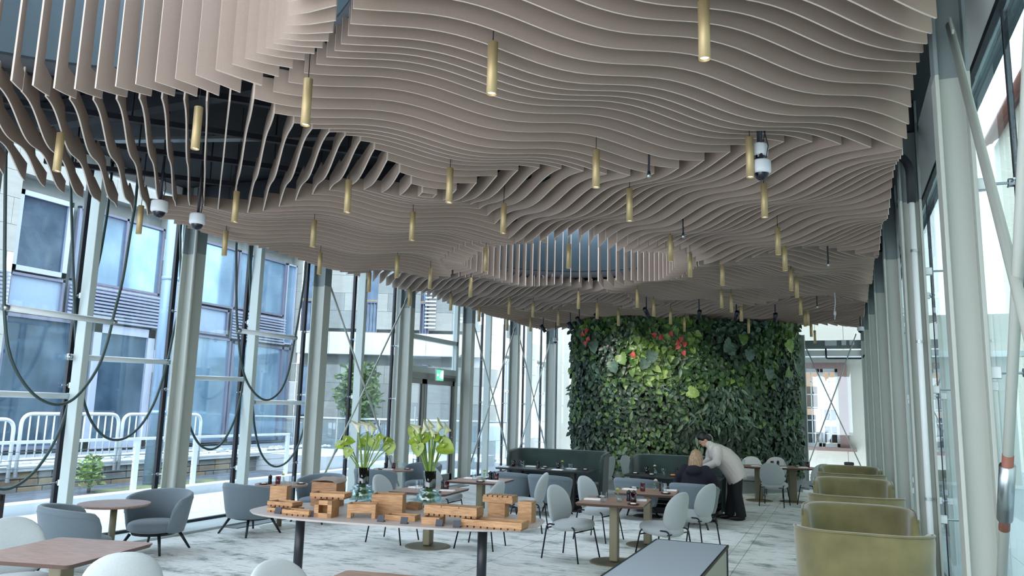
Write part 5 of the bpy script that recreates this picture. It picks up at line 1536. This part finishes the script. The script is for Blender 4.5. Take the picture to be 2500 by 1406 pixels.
for rank, i in enumerate(order):
    px, py = PEND[i]; p = atz(px, py, 3.56)
    side = 'left window side' if p.x < -5.5 else ('right window side' if p.x > -1.4 else 'middle of the hall')
    n_same = sum(1 for j in order[:rank] if (('l' if atz(*PEND[j], 3.56).x < -5.5 else 'r' if atz(*PEND[j], 3.56).x > -1.4 else 'm') == ('l' if p.x < -5.5 else 'r' if p.x > -1.4 else 'm')))
    ordn = ['nearest', 'second', 'third', 'fourth', 'fifth', 'sixth', 'seventh', 'eighth', 'ninth', 'tenth', 'eleventh', 'twelfth', 'thirteenth', 'fourteenth', 'fifteenth', 'sixteenth', 'seventeenth', 'eighteenth', 'nineteenth', 'twentieth', 'twenty-first', 'twenty-second', 'twenty-third', 'twenty-fourth', 'twenty-fifth', 'twenty-sixth', 'twenty-seventh', 'twenty-eighth', 'twenty-ninth', 'thirtieth'][n_same]
    lab = names.get(i, f'brass tube pendant along the {side}, {ordn} from us')
    if rank == 0: t0.location = p; t0['label'] = lab
    else: dup(t0, p, 0, lab)

def dome_cam(label, p, s=1.0, group='dome cameras'):
    t = thing('dome_camera', label, 'camera', p, 0, group); t.scale = (s, s, s)
    bm = new_bm(); lathe(bm, [(.055, .0), (.066, .01), (.068, .03), (.066, .085), (.06, .095)], 24); obj('housing', bm, M['cctv'], t, True)
    bm = new_bm(); lathe(bm, [(.0, -.048), (.022, -.044), (.040, -.030), (.050, -.008), (.052, .004)], 20, cap=False); obj('dome', bm, M['dome'], t, True)
    bm = new_bm(); H = (4.78-p[2])/s; tube(bm, [(0, 0, .09), (0, 0, H)], .012, 8); tube(bm, [(.03, 0, .09), (.05, 0, .2), (.02, 0, .34)], .004, 6); obj('mount', bm, M['dark_steel'], t, True)
dome_cam('white dome camera at the end of the upright boards, left of two', atz(388, 518, 3.66), 1.25)
dome_cam('white dome camera hung below the boards, right of two', atz(481, 548, 3.58), 1.2)
pc = atz(1859, 424, 3.60); dome_cam('lower of two stacked white dome cameras beside a pendant', pc, 1.1)
dome_cam('upper of two stacked white dome cameras beside a pendant', (pc.x-.02, pc.y+.05, pc.z+.155), 1.05)
dome_cam('small dome camera below the ceiling by the left far column', atz(1356, 834, 3.45), 1.0)
dome_cam('small dome camera at the right end over the lattice window', atz(2101, 808, 3.62), 1.0)

for i, (px, py, ax, lab) in enumerate(((1578, 762, .5, 'navy spotlight over the centre of the plants'), (1707, 768, -.6, 'navy spotlight right of centre over the plants'), (1798, 770, -.7, 'navy spotlight fourth from the right end over the plants'), (1414, 783, 1.0, 'navy spotlight before the left edge of the plants'), (1392, 796, 1.0, 'navy spotlight left of the plants, second from the left'), (1326, 802, 1.1, 'navy spotlight farthest left near the windows'), (1459, 775, .9, 'navy spotlight above the red flowers'), (1893, 775, -.3, 'navy spotlight at the right end above the plants'))):
    p = atz(px, py, 3.68)
    t = thing('spotlight', lab, 'spotlight', p, 0, 'navy ceiling spotlights')
    d = Vector((math.sin(ax)*.4, .75, -.65)).normalized()
    if p.y > 16.5: d = Vector((math.sin(ax)*.5, .35, -.8)).normalized()
    bm = new_bm(); tube(bm, [-d*.10, d*.10], .042, 14); obj('lamp_head', bm, M['spot'], t, True)
    bm = new_bm(); tube(bm, [(0, 0, 0), (0, 0, 4.78-p.z)], .012, 8); obj('stem', bm, M['spot'], t, True)
    bm = new_bm(); tube(bm, [d*.098, d*.102], .034, 14); obj('lens', bm, M['lamp_glow'], t, True)
    if i in (0, 1, 3, 6):
        ld = bpy.data.lights.new('spot_beam', 'SPOT'); ld.energy = 16; ld.spot_size = math.radians(70); ld.spot_blend = .6; ld.color = (1, .95, .86); ld.shadow_soft_size = .04
        lo = bpy.data.objects.new('spot_beam', ld); C.objects.link(lo); lo.parent = t; lo.location = d*.13
        lo.rotation_euler = Vector((0, 0, -1)).rotation_difference(d).to_euler()
for i, (px, py, z, lab) in enumerate(((1584, 426, 3.78, 'small sprinkler head under the boards near the dome cameras'), (2022, 645, 3.74, 'small sprinkler head under the boards on the right side'), (1668, 575, 3.76, 'small sprinkler head before the far skylight'), (1995, 748, 3.7, 'small sprinkler head farthest away at the right'))):
    t = thing('sprinkler', lab, 'sprinkler', atz(px, py, z), 0, 'ceiling sprinklers')
    bm = new_bm(); tube(bm, [(0, 0, .02), (0, 0, 4.78-z)], .010, 8); obj('pipe', bm, M['dark_steel'], t, True)
    bm = new_bm(); lathe(bm, [(.004, -.035), (.02, -.02), (.018, .0), (.012, .03)], 12); obj('head', bm, M['steel'], t, True)
t = thing('hanging_cable', 'loose white cable end hanging from the boards at the far right', 'cable', atz(2038, 780, 3.45))
bm = new_bm(); tube(bm, [(0, 0, 0), (.01, 0, .10), (0, 0, .14), (.02, 0, .30), (.0, 0, 1.33)], .008, 6); obj('cable', bm, M['cctv'], t, True)
bm = new_bm(); tube(bm, [(.005, 0, .08), (.005, 0, .15)], .022, 8); obj('coupling', bm, M['cctv'], t, True)

def loop_lamp(label, X, bar, hose):
    a = atx(*bar[0], X); b = atx(*bar[1], X)
    o = (a+b)/2
    t = thing('loop_lamp', label, 'lamp', o, 0, 'loop lamps at the left windows')
    bm = new_bm(); tube(bm, [a-o, b-o], .036, 14); tb_ = obj('light_tube', bm, M['white_tube'], t, True)
    for p, q in ((a, b), (b, a)):
        d = (q-p).normalized(); bm = new_bm(); tube(bm, [p-o-d*.02, p-o+d*.03], .04, 12); obj('end_cap', bm, M['steel'], tb_, True)
    P = [atx(x, y, X)-o for x, y in hose]; pts = []
    P = [P[0]*2-P[1]]+P+[P[-1]*2-P[-2]]
    for i in range(1, len(P)-2):
        for k in range(4):
            s = k/4; a_, b_, c_, d_ = P[i-1:i+3]
            pts.append(0.5*((2*b_)+(c_-a_)*s+(2*a_-5*b_+4*c_-d_)*s*s+(3*b_-a_-3*c_+d_)*s**3))
    pts.append(P[-2])
    pts = [Vector((pts[0].x, pts[0].y, 4.78-o.z))]+pts+[Vector((pts[-1].x, pts[-1].y, 4.78-o.z))]
    bm = new_bm(); tube(bm, pts, .017, 8); obj('hose', bm, M['hose'], t, True)
M['white_tube'] = mat('opal_light_tube', srgb(236, 244, 248), 0.25)
M['hose'] = mat('dark_green_hose', srgb(58, 78, 78), 0.45)
XI, XO = -8.08, -8.57
loop_lamp('loop lamp of dark hose, tube highest, before the first slim window post', XI, ((12, 750), (278, 787)), [(14, 380), (12, 560), (11, 690), (11, 760), (20, 850), (45, 915), (85, 965), (130, 987), (170, 980), (205, 948), (240, 895), (262, 835), (280, 760), (300, 680), (318, 570), (330, 500)])
loop_lamp('loop lamp whose hose hangs lowest beside the blue downpipe', XO, ((168, 871), (409, 884)), [(172, 430), (177, 600), (181, 720), (186, 850), (194, 930), (206, 985), (224, 1030), (250, 1062), (282, 1074), (315, 1064), (350, 1030), (382, 970), (408, 885), (424, 810), (440, 740), (447, 680), (452, 500)])
loop_lamp('loop lamp cut off by the left edge, its hose dipping lowest there', XO, ((-90, 958), (170, 967)), [(-112, 560), (-108, 760), (-102, 955), (-90, 1060), (-60, 1140), (-25, 1182), (8, 1195), (45, 1183), (85, 1150), (122, 1098), (150, 1040), (172, 967), (190, 890), (205, 800), (228, 690), (245, 620), (262, 520)])
loop_lamp('loop lamp with high tube before the second slim window post', XI, ((582, 807), (720, 825)), [(577, 600), (577, 700), (578, 770), (582, 820), (588, 880), (600, 925), (620, 958), (645, 976), (668, 970), (690, 945), (706, 900), (719, 830), (730, 770), (742, 690), (750, 600)])
loop_lamp('loop lamp with tube right beside the second column, low hose', XO, ((446, 921), (594, 926)), [(440, 560), (442, 760), (446, 925), (454, 1000), (468, 1052), (488, 1086), (512, 1097), (535, 1088), (555, 1062), (575, 1018), (588, 965), (597, 915), (606, 850), (611, 780), (613, 600)])
loop_lamp('loop lamp hanging lowest just before the third column', XO, ((617, 981), (755, 984)), [(609, 600), (611, 760), (613, 900), (617, 985), (622, 1045), (634, 1098), (652, 1128), (674, 1139), (700, 1128), (724, 1095), (742, 1045), (755, 984), (762, 930), (768, 820), (772, 640)])

# ------------------------------------------------------------------ two women
def remesh(o, vox=.011, smooth=6, fac=.5):
    m = o.modifiers.new('union', 'REMESH'); m.mode = 'VOXEL'; m.voxel_size = vox; m.use_smooth_shade = True
    if smooth:
        s = o.modifiers.new('soft', 'SMOOTH'); s.factor = fac; s.iterations = smooth
    return o
def blob(bm, c, r, rot=None):
    mt = Matrix.Translation(Vector(c)) @ (rot.to_4x4() if rot else Matrix.Identity(4)) @ Matrix.Diagonal((r[0], r[1], r[2], 1))
    bmesh.ops.create_uvsphere(bm, u_segments=20, v_segments=12, radius=1.0, matrix=mt)
def limb(bm, pts, rad, seg=12):
    pts = [Vector(p) for p in pts]
    tube(bm, pts, rad, seg)
    for p, r in zip(pts, rad): blob(bm, p, (r, r, r))
def hand(bm, wrist, d, n, s=1.0, flip=1):
    """palm, four curled fingers and a thumb; d along the hand, n out of the back of the hand"""
    wrist = Vector(wrist); d = Vector(d).normalized(); n = Vector(n); n = (n-d*n.dot(d)).normalized(); side = d.cross(n)*flip
    palm = wrist+d*.042*s
    rot = Matrix((d, side, n)).transposed()
    blob(bm, palm, (.046*s, .036*s, .016*s), rot)
    for k, (off, ln) in enumerate(((-.027, .064), (-.009, .074), (.009, .070), (.026, .056))):
        b = wrist+d*.078*s+side*off*s
        p1 = b+(d*.9-n*.25)*ln*.5*s; p2 = p1+(d*.55-n*.8)*ln*.5*s
        tube(bm, [b-d*.02*s, b, p1, p2], [.0085*s, .0085*s, .0078*s, .0062*s], 8)
        blob(bm, p2, (.0062*s,)*3)
    b = wrist+d*.022*s-side*.026*s; p1 = b+(d*.6-side*.75-n*.2)*.034*s; p2 = p1+(d*.9-side*.15-n*.3)*.028*s
    tube(bm, [b, p1, p2], [.011*s, .0095*s, .0075*s], 8); blob(bm, p2, (.0075*s,)*3)

def tlab(name, label, loc, rot): return thing(name, label, 'person', loc, rot)

# standing woman: local +y is the way she faces, +x is her right
ang = math.radians(203)                       # faces to the left of the picture
P1 = tlab('person', 'standing woman in cream wool jacket and black trousers bending over the table', (-1.74, 13.74, 0), ang-PI/2)
def W(f, s, z): return Vector((-s, f, z))    # f forward, s towards her left hand, z up
def loft(bm, rings, seg=20):
    """closed tube through (centre, forward radius, side radius, axis tilt) rings"""
    vs = []
    for c, rf, rs, tilt in rings:
        ring = []
        for k in range(seg):
            a = 2*PI*k/seg; f = math.cos(a)*rf; s = math.sin(a)*rs
            ring.append(bm.verts.new(W(c[0]+f*math.cos(tilt), s, c[1]-f*math.sin(tilt))))
        vs.append(ring)
    for A, B in zip(vs, vs[1:]):
        for k in range(seg): bm.faces.new((A[k], A[(k+1) % seg], B[(k+1) % seg], B[k]))
    bm.faces.new(vs[0][::-1]); bm.faces.new(vs[-1])
bm = new_bm()
# head, neck, hidden torso and hands in one skin
hc = (.452, 1.318)
hrot = Matrix.Rotation(math.radians(-38), 3, 'X')     # chin down
blob(bm, W(hc[0], 0, hc[1]), (.070, .088, .105), hrot)
def HP(f, s, u):   # point in head space
    v = hrot @ Vector((-s, f, u)); return W(hc[0], 0, hc[1])+v
blob(bm, HP(.040, 0, -.062), (.048, .050, .050), hrot)                      # jaw
limb(bm, [HP(.070, 0, .012), HP(.092, 0, -.016)], [.008, .013])             # nose
blob(bm, HP(.082, 0, -.052), (.022, .012, .010), hrot)                      # lips
blob(bm, HP(.070, 0, -.088), (.020, .018, .016), hrot)                      # chin
for s in (-1, 1):
    blob(bm, HP(-.004, s*.070, -.008), (.010, .018, .028), hrot)            # ears
    blob(bm, HP(.066, s*.030, .020), (.022, .012, .009), hrot)              # brows
limb(bm, [HP(-.02, 0, -.07), W(.35, 0, 1.215), W(.27, 0, 1.13)], [.052, .052, .07])
limb(bm, [W(.27, 0, 1.12), W(.12, 0, .99), W(-.02, 0, .82)], [.09, .10, .10])
for s in (-1, 1):
    limb(bm, [W(.27, s*.15, 1.15), W(.30, s*.22, .96), W(.47, s*.125, .87)], [.045, .038, .027])
    hand(bm, W(.47, s*.125, .87), W(.88, -s*.30, -.35), W(.3, 0, 1), .95, s)
for s in (-1, 1):
    limb(bm, [W(-.05, s*.085, .78), W(-.06, s*.09, .40), W(-.11 if s > 0 else .03, s*.10, .06)], [.085, .055, .038])
b = obj('body', bm, M['skin'], P1, True); remesh(b, .0075, 4)
for s in (-1, 1):
    bm = new_bm(); blob(bm, HP(.078, s*.029, .004), (.010, .006, .006)); obj('eye', bm, M['hair_black'], P1, True)
bm = new_bm()
blob(bm, HP(-.016, 0, .032), (.084, .098, .096), hrot)
blob(bm, HP(-.055, 0, -.012), (.070, .058, .080), hrot); blob(bm, HP(-.095, 0, -.04), (.042, .040, .050), hrot)
blob(bm, HP(.044, 0, .078), (.066, .040, .026), hrot)
h = obj('hair', bm, M['hair_black'], P1, True); remesh(h, .010, 4)
bm = new_bm()
RG = [((-.25, .785), (.035, .565), .245), ((-.235, .82), (.04, .60), .238), ((-.205, .905), (.09, .70), .235), ((-.14, 1.04), (.18, .81), .232), ((.0, 1.17), (.28, .92), .222), ((.16, 1.24), (.355, 1.02), .20), ((.26, 1.262), (.385, 1.12), .15), ((.315, 1.262), (.395, 1.19), .075)]
loft(bm, [(((b_[0]+f_[0])/2, (b_[1]+f_[1])/2), math.hypot(f_[0]-b_[0], f_[1]-b_[1])/2, sr, math.atan2(b_[1]-f_[1], f_[0]-b_[0])) for b_, f_, sr in RG])
for s in (-1, 1):
    limb(bm, [W(.27, s*.155, 1.155), W(.285, s*.215, 1.06), W(.30, s*.235, .955), W(.38, s*.185, .905), W(.455, s*.135, .875)], [.088, .084, .074, .064, .052])
j = obj('jacket', bm, M['wool'], P1, True); remesh(j, .011, 3)
bm = new_bm(); limb(bm, [W(.325, 0, 1.20), W(.365, 0, 1.235), W(.395, 0, 1.258)], [.080, .070, .064]); r = obj('roll_neck', bm, M['wool'], P1, True); remesh(r, .010, 3)
bm = new_bm()
blob(bm, W(-.075, 0, .77), (.165, .135, .13))
for s, fk, fa in ((1, -.075, -.115), (-1, -.045, .015)):
    tube(bm, [W(-.07, s*.085, .80), W(-.07, s*.085, .74), W(fk, s*.092, .42), W(fa-.015, s*.10, .10), W(fa-.015, s*.10, .065)], [.10, .108, .084, .086, .088], 16)
tr = obj('trousers', bm, M['trouser'], P1, True); remesh(tr, .011, 3)
for s, fa in ((1, -.115), (-1, .015)):
    bm = new_bm(); pad(bm, W(fa+.06, s*.10, .04), (.048, .15, .042), 2.6, 18, 10, lambda p: Vector((p.x, p.y, p.z*(1-.35*max(0, p.y/.13))))); blob(bm, W(fa-.01, s*.10, .06), (.04, .045, .05))
    obj('shoe', bm, M['shoe'], P1, True)

# seated woman, back to us
P2 = tlab('person', 'seated blond woman in a black hooded jumper with her back to us', (-2.17, 12.68, 0), math.radians(84-90))
bm = new_bm()
limb(bm, [W(.02, 0, .40), W(.05, 0, .62), W(.08, 0, .84)], [.13, .125, .12])
limb(bm, [W(.08, 0, .86), W(.10, 0, .97)], [.055, .05])
hc = (.13, 1.055); hrot = Matrix.Rotation(math.radians(-14), 3, 'X')
blob(bm, W(hc[0], 0, hc[1]), (.070, .088, .105), hrot); blob(bm, HP(.040, 0, -.062), (.048, .050, .050), hrot)
limb(bm, [HP(.072, 0, .012), HP(.094, 0, -.016)], [.008, .013]); blob(bm, HP(.070, 0, -.088), (.020, .018, .016), hrot); blob(bm, HP(.082, 0, -.052), (.022, .012, .010), hrot)
for s in (-1, 1):
    blob(bm, HP(-.004, s*.070, -.008), (.010, .018, .028), hrot)
    limb(bm, [W(.07, s*.17, .84), W(.10, s*.27, .62), W(.34, s*.17, .74)], [.05, .04, .028]); hand(bm, W(.34, s*.17, .74), W(.9, -s*.35, .0), W(0, 0, 1), .95, s)
    limb(bm, [W(.0, s*.09, .42), W(.40, s*.10, .40), W(.22, s*.085, .10)], [.09, .06, .04])
b = obj('body', bm, M['skin'], P2, True); remesh(b, .0085, 4)
for s in (-1, 1):
    bm = new_bm(); blob(bm, HP(.078, s*.029, .004), (.010, .006, .006)); obj('eye', bm, M['hair_black'], P2, True)
bm = new_bm()
blob(bm, HP(-.016, 0, .030), (.084, .095, .095), hrot)
for k in range(26):
    a = PI*(1.0+k/25)+0; cx = math.cos(a)*.084; cf = math.sin(a)*.078-.012
    a0 = HP(cf*.7, cx*.7, .07); a1 = HP(cf*1.08, cx*1.12, -.03); a2 = HP(cf*1.05-.012, cx*1.22+rng.uniform(-.008, .008), -.155+rng.uniform(-.02, .02))
    limb(bm, [a0, a1, a2], [.024, .022, .010], 8)
h = obj('hair', bm, M['hair_blond'], P2, True); remesh(h, .007, 3)
bm = new_bm()
loft(bm, [((.0, .36), .17, .20, 0), ((.01, .50), .165, .215, -.05), ((.04, .66), .155, .225, -.1), ((.06, .78), .145, .225, -.1), ((.075, .86), .125, .205, 0), ((.085, .915), .09, .14, 0), ((.095, .94), .06, .075, 0)])
blob(bm, W(-.055, 0, .845), (.13, .065, .075)); blob(bm, W(-.03, 0, .90), (.105, .07, .035))
for s in (-1, 1):
    limb(bm, [W(.065, s*.165, .855), W(.06, s*.245, .76), W(.09, s*.305, .635), W(.22, s*.24, .68), W(.34, s*.175, .735)], [.085, .082, .074, .06, .045])
j = obj('jumper', bm, M['navy'], P2, True); remesh(j, .012, 6)
bm = new_bm(); blob(bm, W(.02, 0, .42), (.18, .17, .10))
for s in (-1, 1): limb(bm, [W(.03, s*.09, .43), W(.40, s*.10, .41), W(.20, s*.08, .14)], [.105, .082, .065])
tr = obj('trousers', bm, M['trouser'], P2, True); remesh(tr, .012, 5)
for s in (-1, 1):
    bm = new_bm(); pad(bm, W(.20, s*.085, .05), (.045, .125, .05), 2.6, 18, 10); o = obj('sneaker', bm, M['sneaker'], P2, True)
    bm = new_bm(); pad(bm, W(.20, s*.085, .012), (.047, .128, .012), 3, 18, 6); obj('sole', bm, M['column_grey'], o, True)

# labels for copies made before their label was known
for o in bpy.data.objects:
    if 'label' in o and not o['label']: print('EMPTY LABEL', o.name)
